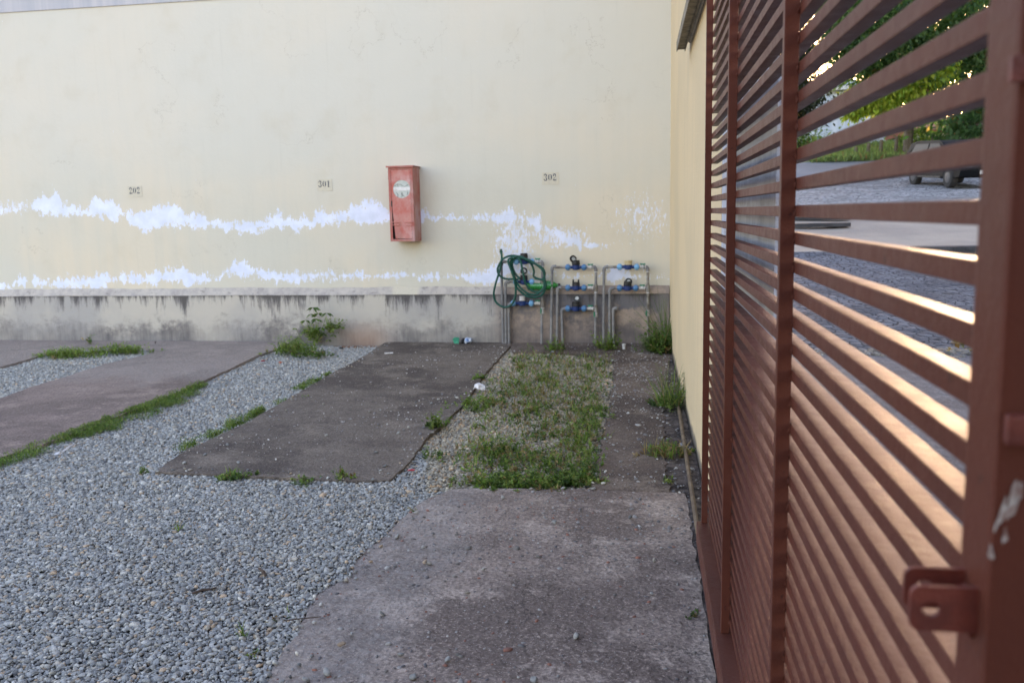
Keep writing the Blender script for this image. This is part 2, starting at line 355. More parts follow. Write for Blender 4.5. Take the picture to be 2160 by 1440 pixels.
# ------------------------------------------------------------------ walls
def wall_obj(name, mb, mat, parent=None):
    """mesh given in wall coordinates: x along the wall to the left, y out of the wall, z up"""
    o = mb.build(name, mat); mt = np.eye(4); mt[:3, 0] = WD; mt[:3, 1] = WN; mt[:3, 2] = (0, 0, 1); mt[:3, 3] = C0
    Mx = Matrix(mt.tolist())
    if parent:
        o.parent = parent; o.matrix_parent_inverse = world_of(parent).inverted()
    o.matrix_basis = Mx; return o
u0b, zb0 = uv(0, 28); u1b, zb1 = uv(450, 0)
bs = (zb0 - zb1) / (u0b - u1b); ZB = lambda u: zb1 + (u - u1b) * bs
bw = empty('boundary_wall', C0, 'long cream painted wall with peeling white lime bands and a stained plinth', 'wall')
UL, HT = 14.0, 4.6
mb = MB(); mb.add([(-.02, 0, 0), (UL, 0, 0), (UL, 0, ZB(UL)), (-.02, 0, ZB(-.02)), (-.02, -.2, 0), (UL, -.2, 0), (UL, -.2, ZB(UL)), (-.02, -.2, ZB(-.02))],
    [(0, 1, 2, 3), (4, 7, 6, 5), (0, 4, 5, 1), (1, 5, 6, 2), (3, 2, 6, 7), (0, 3, 7, 4)])
wall_obj('wall_face', mb, make_wall_mat(), bw)
mb = MB(); mb.add([(-.02, .012, ZB(-.02)), (UL, .012, ZB(UL)), (UL, .012, HT), (-.02, .012, HT), (-.02, -.2, ZB(-.02)), (UL, -.2, ZB(UL)), (UL, -.2, HT), (-.02, -.2, HT)],
    [(0, 1, 2, 3), (4, 7, 6, 5), (0, 4, 5, 1), (1, 5, 6, 2), (3, 2, 6, 7), (0, 3, 7, 4)])
nn = N('blue_grey_band'); nn.out(nn.mix(nn.ramp(nn.noise(1, 4, .6, nn.mapv((12, 1, .4))), .35, .7), (.40, .42, .47), (.50, .50, .53)), .8)
wall_obj('top_band', mb, nn.m, bw)
ZT = uv(700, 606)[1]; ZA = uv(700, 622, .055)[1]; PO = .055
mb = MB(); us = np.linspace(0.005, UL, 220)
V = []
for u in us:
    j = .004 * math.sin(u * 3.1) + .003 * math.sin(u * 11.7) + random.uniform(-.0015, .0015)
    V += [(u, .003, ZT + j), (u, PO * .93, ZA + .006 + j * .4), (u, PO, ZA + j * .3)]
mb.add(V, [(i * 3 + k, i * 3 + 3 + k, i * 3 + 4 + k, i * 3 + 1 + k) for i in range(len(us) - 1) for k in (0, 1)])
wall_obj('ledge', mb, make_plinth_mat(True), bw)
mb = MB(); V = []
for u in us: V += [(u, PO - .001, ZA - .002), (u, PO + .006, -.06)]
mb.add(V, [(i * 2, i * 2 + 2, i * 2 + 3, i * 2 + 1) for i in range(len(us) - 1)])
wall_obj('plinth', mb, make_plinth_mat(False), bw)

n = N('cream_stucco'); x, y, z = n.sep()
c = n.mix(n.ramp(n.noise(1.2, 5), .35, .65), (.72, .58, .38), (.66, .54, .36)); c = n.mix(n.math('MULTIPLY', n.ramp(n.noise(1, 4, .6, n.mapv((1, 8, .6))), .5, .75), .3), c, (.44, .39, .28))
c = n.mix(n.math('MULTIPLY', n.ramp(n.math('SUBTRACT', n.noise(9, 5), n.math('MULTIPLY', z, 7)), .0, .35), .8), c, (.13, .12, .115))
n.bump(n.math('ADD', n.noise(45, 5, .65), n.noise(9, 3)), .006, .7); n.out(c, .9, .15); M['stucco'] = n.m
def side(px, py, x=WX0):
    r = ray(px, py); return O + r * (x / r[0])
YE = float(side(1521, 446)[1])
rw = MB(); rw.box((WX0 + .07, (YE + WY0 + .4) / 2, 2.25), (.14, WY0 + .4 - YE, 4.7), bev=.006)
tag(rw.build('side_wall', M['stucco']), 'cream stucco wall at right running back to the corner behind the gate', 'wall')
n = N('grey_roughcast'); c = n.mix(n.ramp(n.noise(14, 5, .7), .35, .65), (.40, .43, .50), (.50, .54, .62)); n.bump(n.noise(60, 5, .65), .008, .8); n.out(c, .9, .2)
YP = float(side(1634, 446)[1]); ZP = float(side(1600, 165)[2]); print('YE YP ZP', YE, YP, ZP)
g = MB(); ys_ = np.linspace(YP, YE - .004, 24); V = []
for k, y_ in enumerate(ys_):
    zt_ = ZP + .012 * math.sin(k * 1.9); jx = 0; bx = WX0 + .012 + (y_ - YP) * .135
    V += [(WX0 + .002 + jx, y_ + (random.uniform(-.01, .01) if k else 0), -.1), (WX0 + .002 + jx, y_, zt_), (bx, y_, zt_), (bx, y_, -.1)]
g.add(V, [(4 * i + a, 4 * i + 4 + a, 4 * i + 4 + (a + 1) % 4, 4 * i + (a + 1) % 4) for i in range(23) for a in range(4)] + [(0, 1, 2, 3), (95, 94, 93, 92)])
tag(g.build('roughcast_wall', n.m), 'low grey roughcast wall end seen through the gate slats', 'wall')

q = MB(); q.box((.0, -1.1, 1.35), (2.6, .18, 2.9), bev=.01)  # unseen wall added behind the camera to shade the near faces of the gate
tag(q.build('shade_wall', simple('shade_wall_dark', (.16, .13, .11), (.12, .10, .09), 3, .9)), 'dark unseen wall added behind the camera to shade the gate', 'wall')
# channel and pipe high on the side wall
chY = 5.75; cl = MB(); zc = 2.26
for k, (xa, xb, za, zb) in enumerate([(.236, .284, zc, zc + .004), (.234, .238, zc - .012, zc + .045), (.282, .286, zc - .012, zc + .045)]):
    cl.box(((xa + xb) / 2, (chY + 0) / 2, (za + zb) / 2), (xb - xa, chY, zb - za))
for yy in (1.2, 3.0, 5.0): cl.box(((.286 + WX0) / 2, yy, zc + .03), (WX0 - .286 + (.15 if yy < YE else 0), .03, .02))
n = N('dirty_channel'); n.out(n.mix(n.ramp(n.noise(12, 6, .7), .35, .65), (.14, .12, .095), (.30, .265, .21)), .8)
tag(cl.build('guide_channel', n.m), 'dirty metal gate guide channel fixed high on the side wall', 'channel')
pp = MB(); pp.tube([(WX0 - .012, 5.5, 2.262), (WX0 - .012, YE + .1, 2.262)], .011, 10)
tag(pp.build('conduit', M['pvc']), 'thin grey conduit high on the side wall beside the guide channel', 'pipe')

# ------------------------------------------------------------------ gate
gd = ray(1362, 443.6); gd = unit(gd * [1, 1, 0]); gx = np.array([gd[1], -gd[0], 0])     # along the gate; to the street side
def G(l, d, z): return gx * l + gd * d + np.array([0, 0, z])
RG = np.column_stack([gx, gd, [0, 0, 1]])
XS = .225; SD = .021
def gpt(px, py, lat):
    r = ray(px, py); p = r * (lat / np.dot(r, gx)); return float(np.dot(p, gd)), float(p[2] + EYE)
PIT = (gpt(1677, 316.4, XS)[1] - gpt(1668, 722, XS)[1]) / 7; SH = PIT * .42
def gdist(px, lat=None): return gpt(px, 446, lat or XS)[0]
for a_ in ((1471, 1108), (1521, 1440)): print('rail', [(l, gpt(*a_, l)) for l in (.15, .17, .19)])
for a_ in ((1498, 1100), (1527, 1333), (1676, 446), (2058, 446)): print('posts', gpt(*a_, XS))
print('pitch', PIT, 'post left', gpt(1649, 446, XS - .02), gpt(1652, 446, XS - .02), 'stile', gpt(2060, 446, XS - .02), gpt(2122, 446, XS - .02))
gate = empty('sliding_gate', G(XS, 3.3, 0), 'brown red steel sliding gate of horizontal slats filling the right side', 'gate')
Dst, D3, D2, D1 = gpt(2060, 446, XS - .022)[0], gdist(1678), gdist(1552), gdist(1500)
ztop0 = gpt(1677, 433.6, XS)[1]
ztops = [ztop0 + k * PIT for k in range(-60, 60)]; ztops = [q for q in ztops if .18 < q < 2.24]
sp = MB()
for q in ztops:
    dz = random.uniform(-.0008, .0008); Dm = (Dst + D1) / 2
    sp.box(G(XS + SD / 2, Dm, q - SH / 2 + dz), (SD, D1 - Dst + .01, SH), RG, bev=.0014)
    for Dp in (D3, D2, D1):
        a = random.uniform(.0018, .0032); bmx = bmesh.new(); bmesh.ops.create_icosphere(bmx, subdivisions=1, radius=a)
        sp.add([np.array(v.co) * [1, .9, 1.6] + G(XS - .001, Dp - .001, q - SH * random.uniform(.3, .9)) for v in bmx.verts], [[v.index for v in f.verts] for f in bmx.faces]); bmx.free()
sp.build('slat_panel', M['gate'], gate)
ZPB = .165
for Dp in (D3, D2, D1):
    p = MB(); p.box(G(XS - .011, Dp + .010, (ZPB + 2.27) / 2), (.022, .020, 2.27 - ZPB), RG, bev=.002)
    p.build('post', M['gate'], gate)
p = MB(); p.box(G(XS + .003, Dst - .027, 1.19), (.05, .052, 2.16), RG, bev=.005); stile = p.build('stile', M['gate'], gate)
p = MB(); p.box(G(.225, (Dst - .05 + D1 + .025) / 2, ZPB - .041), (.078, D1 + .075 - Dst, .08), RG, bev=.003); p.build('bottom_rail', M['gate'], gate)
p = MB(); p.box(G(.235, (Dst - .05 + D1 + .02) / 2, 2.292), (.05, D1 + .07 - Dst, .042), RG, bev=.003); p.build('top_rail', M['gate'], gate)
# padlock lugs on the stile
lz = float((at(1955, 1283, .56))[2])
def lug(dd, length, zc, h=.030, th=.0035, name='padlock_lug'):
    bm = bmesh.new(); nseg = 8; hole = .0055; hc = -length + .0125; rc = .006
    out = []
    for (cx, cz, a0) in ((-length + rc, h / 2 - rc, 90), (-length + rc, -h / 2 + rc, 180)):
        for k in range(5): a = math.radians(a0 + 90 * k / 4); out.append((cx + rc * math.cos(a), cz + rc * math.sin(a)))
    out += [(.0, -h / 2), (.0, h / 2)]
    # ring around the hole, then fan to the outline
    outline = []
    for k in range(len(out)):
        a, b = np.array(out[k]), np.array(out[(k + 1) % len(out)]); m = max(1, int(np.linalg.norm(b - a) / .006))
        for j in range(m): outline.append(a + (b - a) * j / m)
    cen = np.array([hc, 0]); V = []; n_ = len(outline)
    ang = [math.atan2(p_[1] - cen[1], p_[0] - cen[0]) for p_ in outline]
    for y_ in (-th / 2, th / 2):
        for p_ in outline: V.append((p_[0], y_, p_[1]))
        for a in ang: V.append((cen[0] + hole * math.cos(a), y_, cen[1] + hole * math.sin(a)))
    Fc = []
    for k in range(n_):
        j = (k + 1) % n_
        Fc += [(k, j, n_ + j, n_ + k), (2 * n_ + k, 3 * n_ + k, 3 * n_ + j, 2 * n_ + j), (k, 2 * n_ + k, 2 * n_ + j, j), (n_ + k, n_ + j, 3 * n_ + j, 3 * n_ + k)]
    q = MB(); q.add(np.array(V) @ RG.T + G(XS - .021, dd, zc), Fc); return q.build(name, M['gatered'], gate)
lug(.563, .041, lz, .029); lug(.588, .038, lz + .003, .027)
q = MB(); q.tube([G(XS - .022, .565, lz - .017), G(XS - .022, .586, lz - .006), G(XS - .021, .592, lz + .012)], [.004, .006, .004], 8); q.build('weld', M['gatered'], gate)
q = MB(); rr = ray(2150, 905); pp_ = O + rr * ((Dst - .056) / np.dot(rr, gd)); q.box(pp_, (.016, .010, .018), RG, bev=.003); q.build('bolt_stub', M['gatered'], gate)
q = MB(); qz = float(at(2155, 150, .55)[2]); q.box(G(XS - .022, .543, qz), (.012, .006, .014), RG, bev=.001); q.build('catch_plate', M['gatered'], gate)
def blob(px, py, rx, ry, rot):
    ang = np.linspace(0, 2 * math.pi, 18, endpoint=False); P = []
    for a in ang:
        k = 1 + .3 * math.sin(3 * a + rot * 5) + random.uniform(-.15, .15); dx, dy = rx * k * math.cos(a), ry * k * math.sin(a)
        X, Y = px + dx * math.cos(rot) - dy * math.sin(rot), py + dx * math.sin(rot) + dy * math.cos(rot)
        rr = ray(X, Y); t = (np.dot(G(0, Dst - .0538, 0), gd)) / np.dot(rr, gd); P.append(O + rr * t)
    return P
q = MB()
for a in ((2112, 1085, 6, 34, .35), (2135, 1060, 10, 40, .25), (2090, 1165, 6, 16, -.1), (2150, 1040, 7, 22, .3), (2120, 1130, 5, 16, .1)):
    P = blob(*a); q.add(P, [tuple(range(len(P)))])
n = N('white_paint_smear'); n.out(n.mix(n.ramp(n.noise(160, 4), .3, .7), (.55, .55, .52), (.24, .14, .12)), .6); q.build('paint_smear', n.m, stile)
# floor rail
a1, a2 = gr(1429, 844, .02), gr(1469, 1100, .02); dr = (a1 - a2) / np.linalg.norm(a1 - a2)
q = MB(); q.tube([a1, a2, a2 - dr * 3.2], .010, 8); n = N('rusty_rail'); n.out(n.mix(n.ramp(n.noise(15, 5), .35, .65), (.20, .15, .10), (.12, .085, .06)), .7)
tag(q.build('floor_rail', n.m), 'rusty gate floor rail lying along the foot of the side wall', 'rail')

# ------------------------------------------------------------------ yard ground
q = MB(); q.add([(-16, -14, -.10), (.32, -14, -.10), (.32, WY0 + .3, -.10), (-16, WY0 + .3, -.10)], [(0, 1, 2, 3)])
tag(q.build('yard_ground', M['soil']), kind='structure')
def densify(P, step=.05, jit=.008):
    out = []
    for k in range(len(P)):
        a, b = np.array(P[k][:2], float), np.array(P[(k + 1) % len(P)][:2], float); L = np.linalg.norm(b - a); m = max(1, int(L / step))
        nrm = np.array([-(b - a)[1], (b - a)[0]]) / (L + 1e-9)
        for j in range(m): out.append(a + (b - a) * j / m + nrm * random.uniform(-jit, jit) * (1 if j else .3))
    return np.array(out)
SL = {}
def slab(name, px, mat, top=0.0, th=.10, extra=None, step=.05, jit=.008):
    P = [gr(a, b, top)[:2] if not isinstance(a, str) else b for a, b in px]
    P = densify(P, step, jit); SL[name + mat.name] = P
    bm = bmesh.new(); vs = [bm.verts.new((p[0], p[1], top)) for p in P]; f = bm.faces.new(vs)
    if f.normal.z < 0: f.normal_flip()
    r_ = bmesh.ops.extrude_face_region(bm, geom=[f]); nv = [e for e in r_['geom'] if isinstance(e, bmesh.types.BMVert)]
    for v in nv: v.co.z = top
    for v in vs: v.co.z = top - th; v.co.x += random.uniform(-.004, .004)
    bmesh.ops.recalc_face_normals(bm, faces=bm.faces[:]); bmesh.ops.triangulate(bm, faces=bm.faces[:])
    me = bpy.data.meshes.new(name); bm.to_mesh(me); bm.free(); me.materials.append(mat)
    o = bpy.data.objects.new(name, me); COL.objects.link(o); tag(o, kind='structure'); return o
XY = lambda x, y: ('xy', np.array([x, y]))
def wallbase(px): p = wl(px, 716, PO + .003); return p[:2]
edgeA = [(583,736),(542,750),(486,777),(411,811),(333,844),(239,881),(133,922),(0,964),(-160,1015)]
slab('concrete_strip', [('xy', wallbase(628)), (600, 727)] + edgeA + [(-400, 960), (-140, 876), (0, 840), (55, 819), (139, 794), (222, 767), (314, 747), (322, 738), ('xy', wallbase(330))], M['slabA'])
slab('concrete_strip', [('xy', wallbase(329)), (321, 738), (250, 727), (92, 748), (0, 774), (-200, 815), ('xy', np.array([-12, 7.6])), ('xy', (C0 + WD * 12.3 + WN * .06)[:2])], M['slabA'], top=-.003)
edgeBr = [(1077,729),(1062,744),(1041,768),(1019,792),(1004,814),(985,842),(970,860),(945,884),(931,896),(906,916),(885,945),(867,968),(845,992),(821,1012)]
edgeBl = [(754,1014),(600,1007),(328,995),(332,990),(389,952),(514,894),(585,854),(702,786),(769,750),(812,722)]
slab('concrete_strip', [('xy', wallbase(1079))] + edgeBr + edgeBl + [('xy', wallbase(828))], M['slabB'])
slab('concrete_strip', [('xy', wallbase(1405)), ('xy', np.array([WX0 - .03, WY0 - .06])), (1414, 735), (1408, 790), (1400, 867), (1404, 940), (1408, 1019), (1412, 1037), (1250, 1031), (1255, 1000), (1266, 945), (1275, 908), (1289, 856), (1296, 800), (1297, 764), (1240, 748), (1150, 742), (1082, 742), (1078, 730), ('xy', wallbase(1083))], M['slabE'], top=-.002, step=.035, jit=.016)
slab('concrete_apron', [(1000, 1029), (1245, 1030), (1445, 1040), ('xy', np.array([.22, 3.6])), ('xy', np.array([.22, -3])), ('xy', np.array([-1.6, -3])), ('xy', np.array([-1.15, 1.2])), (560, 1500), (567, 1440), (574, 1407), (600, 1365), (630, 1333), (645, 1300), (659, 1267), (690, 1240), (744, 1215), (752, 1181), (785, 1150), (818, 1126), (863, 1078), (905, 1050), (955, 1031)], M['slabD'], top=-.004)
def inpoly(P, x, y):
    c = np.zeros(len(x), bool); n_ = len(P)
    for i in range(n_):
        x1, y1 = P[i]; x2, y2 = P[(i + 1) % n_]
        if y1 == y2: continue
        cond = ((y1 > y) != (y2 > y)) & (x < (x2 - x1) * (y - y1) / (y2 - y1) + x1); c ^= cond
    return c
def proj(P):
    c = (P - O) @ RW     # world -> camera
    return 1080 + F * c[:, 0] / c[:, 2], 720 + F * c[:, 1] / c[:, 2], c[:, 2]
# smooth pseudo-noise for density
_ph = RNG.uniform(0, 6.28, (14, 2)); _fr = RNG.uniform(.6, 1.6, (14, 2))
def wob(x, y, s=1.0):
    v = np.zeros_like(x)
    for k in range(14):
        a = k * 2.4; v += np.sin((x * math.cos(a) + y * math.sin(a)) * s * (1 + .35 * k) * _fr[k, 0] + _ph[k, 0]) / (1 + .25 * k)
    return v / 3.2

def ico(sub):
    bm = bmesh.new(); bmesh.ops.create_icosphere(bm, subdivisions=sub, radius=1)
    V = np.array([v.co[:] for v in bm.verts]); Fc = np.array([[v.index for v in f.verts] for f in bm.faces]); bm.free(); return V, Fc
def stones(name, P, size, sub, cols, flat=.62):
    """one mesh of many crushed stones"""
    V0, F0 = ico(sub); n = len(P); nv = len(V0)
    A = RNG.normal(size=(n, 3, 1)) ; 
    jit = 1 + RNG.uniform(-.24, .24, (n, nv, 1)) if sub == 1 else 1 + RNG.uniform(-.10, .10, (n, nv, 1))
    V = V0[None] * jit
    # clip by a few random planes for flat facets
    for k in range(8 if sub > 1 else 3):
        d = RNG.normal(size=(n, 1, 3)); d /= np.linalg.norm(d, axis=2, keepdims=True); h = RNG.uniform(.42, .80, (n, 1))
        s_ = (V * d).sum(2) - h; V = V - d * np.maximum(s_, 0)[..., None]
    sc = np.stack([RNG.uniform(.95, 1.45, n), RNG.uniform(.7, 1.05, n), RNG.uniform(.45, .85, n) * flat / .62], 1)
    V = V * sc[:, None, :] * (size[:, None, None] if hasattr(size, '__len__') else size)
    th = RNG.uniform(0, 6.283, n); tl = RNG.normal(0, .38, n); tz = RNG.uniform(0, 6.283, n)
    ca, sa = np.cos(th), np.sin(th); ct, st_ = np.cos(tl), np.sin(tl); cz, sz = np.cos(tz), np.sin(tz)
    x, y, z = V[..., 0], V[..., 1], V[..., 2]
    x, y = x * ca[:, None] - y * sa[:, None], x * sa[:, None] + y * ca[:, None]
    y, z = y * ct[:, None] - z * st_[:, None], y * st_[:, None] + z * ct[:, None]
    x, y = x * cz[:, None] - y * sz[:, None], x * sz[:, None] + y * cz[:, None]
    V = np.stack([x, y, z], 2) + P[:, None, :]
    Fc = (F0[None] + (np.arange(n) * nv)[:, None, None]).reshape(-1, 3)
    return fast(name, V.reshape(-1, 3), Fc, M['gravel'], np.repeat(cols, nv, 0))
def stone_cols(n, warm=0.0):
    base = np.array([(.25, .28, .32), (.33, .36, .40), (.19, .215, .25), (.40, .42, .44), (.29, .29, .29), (.36, .29, .235), (.12, .135, .16)])
    p = np.array([.30, .25, .17, .08, .12, .045 + warm * .1, .035]); p /= p.sum()
    c = base[RNG.choice(len(base), n, p=p)] * [1.38, 1.26, 1.05] * RNG.uniform(.75, 1.25, (n, 1)); 
    if warm: c = c * (1 - warm * .5) + c * np.array([1.12, 1.0, .86]) * warm * .5
    return c
def gz(x, y):      # gravel level
    return -.030 + .022 * np.clip((4.6 - y) / 1.4, 0, 1) + .010 * wob(x, y, 1.5)
def scatter(x0, x1, y0, y1, sp):
    gx_, gy_ = np.meshgrid(np.arange(x0, x1, sp), np.arange(y0, y1, sp)); x = gx_.ravel() + RNG.uniform(-.5, .5, gx_.size) * sp; y = gy_.ravel() + RNG.uniform(-.5, .5, gx_.size) * sp
    P = np.column_stack([x, y, np.zeros(len(x))]); X, Y, Z = proj(P); k = (X > -260 - 700 * (y < 4.6)) & (X < 1600) & (Y < 1640) & (y < WY0 - PO - .01); x, y = x[k], y[k]
    for nm_, pl in SL.items():
        k = ~inpoly(pl, x, y); x, y = x[k], y[k]
    return x, y
def redpatch(x, y):
    c = gr(775, 719); return (((x - c[0]) / .42) ** 2 + ((y - c[1]) / .30) ** 2) < 1
def edgestrip(x, y): return x > .12
for (ya, yb, sp_, sub, sz) in ((1.5, 3.9, .0094, 2, .0073), (3.9, 9.4, .0112, 1, .0085)):
    xs_, ys_ = scatter(-8, .2, ya, yb, sp_)
    px_, py_, _ = proj(np.column_stack([xs_, ys_, np.zeros(len(xs_))]))
    soilF = (px_ > 1010 + (1030 - py_) * .25) & (wob(xs_, ys_, 3.0) > -.15) & (RNG.uniform(size=len(xs_)) < .5) & (py_ > 738)     # earth shows between stones among the weeds
    k = ~(redpatch(xs_, ys_) & (RNG.uniform(size=len(xs_)) < .9)) & ~soilF; xs_, ys_ = xs_[k], ys_[k]
    warm = 0.35 if ya > 3 else 0
    nst = len(xs_); S_ = sz * np.exp(RNG.normal(0, .30, nst))
    P = np.column_stack([xs_, ys_, gz(xs_, ys_) + RNG.uniform(-.004, .007, nst)])
    cc = stone_cols(nst); pxx, pyy, _ = proj(P); wr = (pxx > 900) & (pyy < 1040); cw = stone_cols(nst, .8) * [1.0, .93, .82]; cc[wr] = cw[wr]
    tag(stones('gravel', P, S_, sub, cc), 'grey crushed stone gravel', 'gravel', kind='stuff')
# bed under the stones
bx_, by_ = np.meshgrid(np.linspace(-12, .3, 160), np.linspace(-2, WY0, 140)); Pb = np.column_stack([bx_.ravel(), by_.ravel(), gz(bx_.ravel(), by_.ravel()) - .008])
idx = np.arange(160 * 140).reshape(140, 160); Fb = np.stack([idx[:-1, :-1], idx[:-1, 1:], idx[1:, 1:], idx[1:, :-1]], -1).reshape(-1, 4)
Pb[:, 2] = np.minimum(Pb[:, 2], -.012)
n = N('gravel_bed'); c = n.mix(n.ramp(n.noise(60, 5, .7), .35, .65), (.05, .05, .055), (.15, .15, .16)); cp = gr(1100, 850)
bd = n.ramp(n.math('ADD', n.sep()[0], n.math('MULTIPLY', n.noise(2, 4), .6)), -1.0, -.5); bd = n.math('MULTIPLY', bd, n.ramp(n.sep()[1], 4.3, 4.7))
c = n.mix(bd, c, n.mix(n.ramp(n.noise(14, 6, .7), .35, .65), (.15, .115, .088), (.26, .21, .17)))
rp = gr(775, 719); dx_ = n.math('POWER', n.math('DIVIDE', n.math('SUBTRACT', n.sep()[0], float(rp[0])), .46), 2.0); dy_ = n.math('POWER', n.math('DIVIDE', n.math('SUBTRACT', n.sep()[1], float(rp[1])), .34), 2.0)
c = n.mix(n.ramp(n.math('ADD', n.math('ADD', dx_, dy_), n.noise(8, 4)), 1.1, 1.7, 1, 0), c, (.26, .115, .055))
n.bump(n.noise(110, 5, .7), .01, 1); n.out(c, .95, .1)
tag(fast('gravel_bed', Pb, Fb, n.m), kind='structure')
# soil strip between the right slab and the side wall
q = MB(); xs2 = []
ysr = np.linspace(.3, WY0 - .02, 150)
V = []
for y_ in ysr: V += [(-.06 if y_ > 3.9 else .16, y_, -.012), (WX0 - .005, y_, -.006 + .006 * math.sin(y_ * 7))]
q.add(V, [(i * 2, i * 2 + 1, i * 2 + 3, i * 2 + 2) for i in range(len(ysr) - 1)])
n = N('dirt_strip'); c = n.mix(n.ramp(n.noise(11, 6, .7), .38, .62), (.055, .045, .042), (.17, .14, .125)); c = n.mix(n.ramp(n.vor(60), .12, .2, .6, 0), c, (.35, .33, .31)); n.bump(n.noise(40, 6, .7), .02, 1); n.out(c, .95, .1)
tag(q.build('dirt_strip', n.m), kind='structure')
xs_, ys_ = scatter(-7, .2, 1.5, 8.6, .045); m_ = RNG.uniform(size=len(xs_)) < 1
xj, yj = xs_ + RNG.normal(0, .05, len(xs_)), ys_ + RNG.normal(0, .05, len(ys_)); ins = np.zeros(len(xj), bool)
for nm_, pl in SL.items():
    if 'left' not in nm_: ins |= inpoly(pl, xj, yj)
xj, yj = xj[ins], yj[ins]; P = np.column_stack([xj, yj, np.full(len(xj), .004)])
tag(stones('spilled_gravel', P, .0078 * np.exp(RNG.normal(0, .25, len(P))), 2, stone_cols(len(P))), 'gravel stones spilled over the edges of the concrete', 'gravel', kind='stuff')
# loose chips and pebbles
def chips(name, n, xr, yr, sz, cond=None, cols=None, label='', z=.004):
    x = RNG.uniform(*xr, n); y = RNG.uniform(*yr, n)
    if cond is not None: k = cond(x, y); x, y = x[k], y[k]
    n = len(x); S_ = sz * np.exp(RNG.normal(0, .45, n))
    cc = stone_cols(n, .4) * 1.2 if cols is None else cols[RNG.choice(len(cols), n)] * RNG.uniform(.75, 1.2, (n, 1))
    return tag(stones(name, np.column_stack([x, y, np.full(n, z) + S_ * .1]), S_, 1, cc), label, 'stones', kind='stuff')
pale = np.array([(.50, .48, .46), (.36, .34, .33), (.62, .60, .57), (.24, .23, .24), (.30, .27, .24)])
inB = lambda x, y: inpoly(SL['concrete_stripconcrete_middle'], x, y)
inE = lambda x, y: inpoly(SL['concrete_stripconcrete_right'], x, y)
chips('stone_chips', 7000, (-3.3, -.2), (4, 9), .0034, lambda x, y: inB(x, y) & (RNG.uniform(size=len(x)) < .16 + .5 * (wob(x, y, 2.2) > .15)), pale, 'pale chips of stone scattered on the middle concrete strip', .001)
chips('stone_chips', 5000, (-.8, .3), (4, 9), .0038, lambda x, y: inE(x, y) & (RNG.uniform(size=len(x)) < .25 + .9 * np.exp(-((y - 6.9) / .9) ** 2)), pale, 'pale stone chips strewn over the narrow right concrete strip', .0)
chips('stone_chips', 1100, (-.05, .30), (3.4, 9), .0055, None, pale * .6, 'broken rubble chips along the foot of the side wall', -.006)
chips('stone_chips', 3500, (-1.3, .24), (1.6, 4.2), .0042, lambda x, y: inpoly(SL['concrete_apronconcrete_front'], x, y) & (RNG.uniform(size=len(x)) < .3 + .5 * (wob(x, y, 2.) > 0)), np.vstack([pale * .6, [(.30, .13, .09)]]), 'small grit bedded in the front concrete apron', -.0045)
def pebble(px, py, r, c):
    p = gr(px, py, .006)
    return p, r, c
pb = [(480,937),(503,975),(570,878),(683,793),(735,768),(780,868),(682,852),(803,864),(910,850),(797,894),(876,896),(912,912),(877,848),(688,917),(794,953),(841,913),(852,906),(862,900),(812,982),(523,990),(390,976),(422,985),(433,958),(604,865),
      (895,1090),(913,1124),(893,1154),(896,1185),(905,1186),(806,1293),(742,1335),(658,1383),(630,1400),(690,1416),(645,1432),(845,1378),(872,1425),(720,1358),(945,1389),(1128,1432),(1020,1200),(985,1250),(1080,1135),(1170,1100),(1215,1340),(1380,1180),(730,1222),(750,1205),(838,1130),(1060,1048),(1112,1070),(1330,1090),(1375,1250)]
P = np.array([gr(a, b, 0.005) for a, b in pb]); tag(stones('loose_stones', P, RNG.uniform(.008, .015, len(P)), 2, stone_cols(len(P)) * .75), 'single gravel stones strayed onto the concrete', 'stones', kind='stuff')

# ------------------------------------------------------------------ plants
GREENS = np.array([(.105, .185, .04), (.155, .235, .055), (.08, .145, .04), (.21, .27, .08), (.06, .11, .035)])
DRY = np.array([(.25, .19, .09), (.20, .12, .06), (.30, .22, .12)])
def gcol(n, dry=0.0, pal=GREENS):
    c = pal[RNG.integers(0, len(pal), n)] * RNG.uniform(.75, 1.3, (n, 1))
    k = RNG.uniform(size=n) < dry; c[k] = DRY[RNG.integers(0, 3, k.sum())]; return c
def leaf_verts(P, D, L, Wd, fold=.18):
    """rhombic leaves: base P, direction D, length L, width W"""
    n = len(P); D = D / (np.linalg.norm(D, axis=1, keepdims=True) + 1e-9)
    up = RNG.normal(0, .35, (n, 3)) + [0, 0, 1]; s = np.cross(D, up); s /= np.linalg.norm(s, axis=1, keepdims=True) + 1e-9; nn_ = np.cross(s, D)
    L = L[:, None]; Wd = Wd[:, None]
    return np.stack([P, P + D * L * .45 + s * Wd + nn_ * fold * Wd, P + D * L - nn_ * .12 * L, P + D * L * .45 - s * Wd + nn_ * fold * Wd], 1)
class Green:
    def __init__(s): s.V = []; s.C = []
    def leaves(s, P, D, L, W, C): s.V.append(leaf_verts(P, D, L, W)); s.C.append(C)
    def build(s, name, parent=None, mat=None):
        V = np.concatenate(s.V); C = np.concatenate(s.C); n = len(V)
        return fast(name, V.reshape(-1, 3), np.arange(n * 4).reshape(-1, 4), mat or M['leaf'], np.repeat(C, 4, 0), parent)
def blades(g, P, h, lean=.5, wd=.0022, dry=.05, pal=GREENS):
    n = len(P); D = RNG.normal(0, lean, (n, 3)); D[:, 2] = 1; L = h * RNG.uniform(.5, 1.3, n)
    g.leaves(P, D, L, np.full(n, wd) * RNG.uniform(.7, 1.5, n), gcol(n, dry, pal))
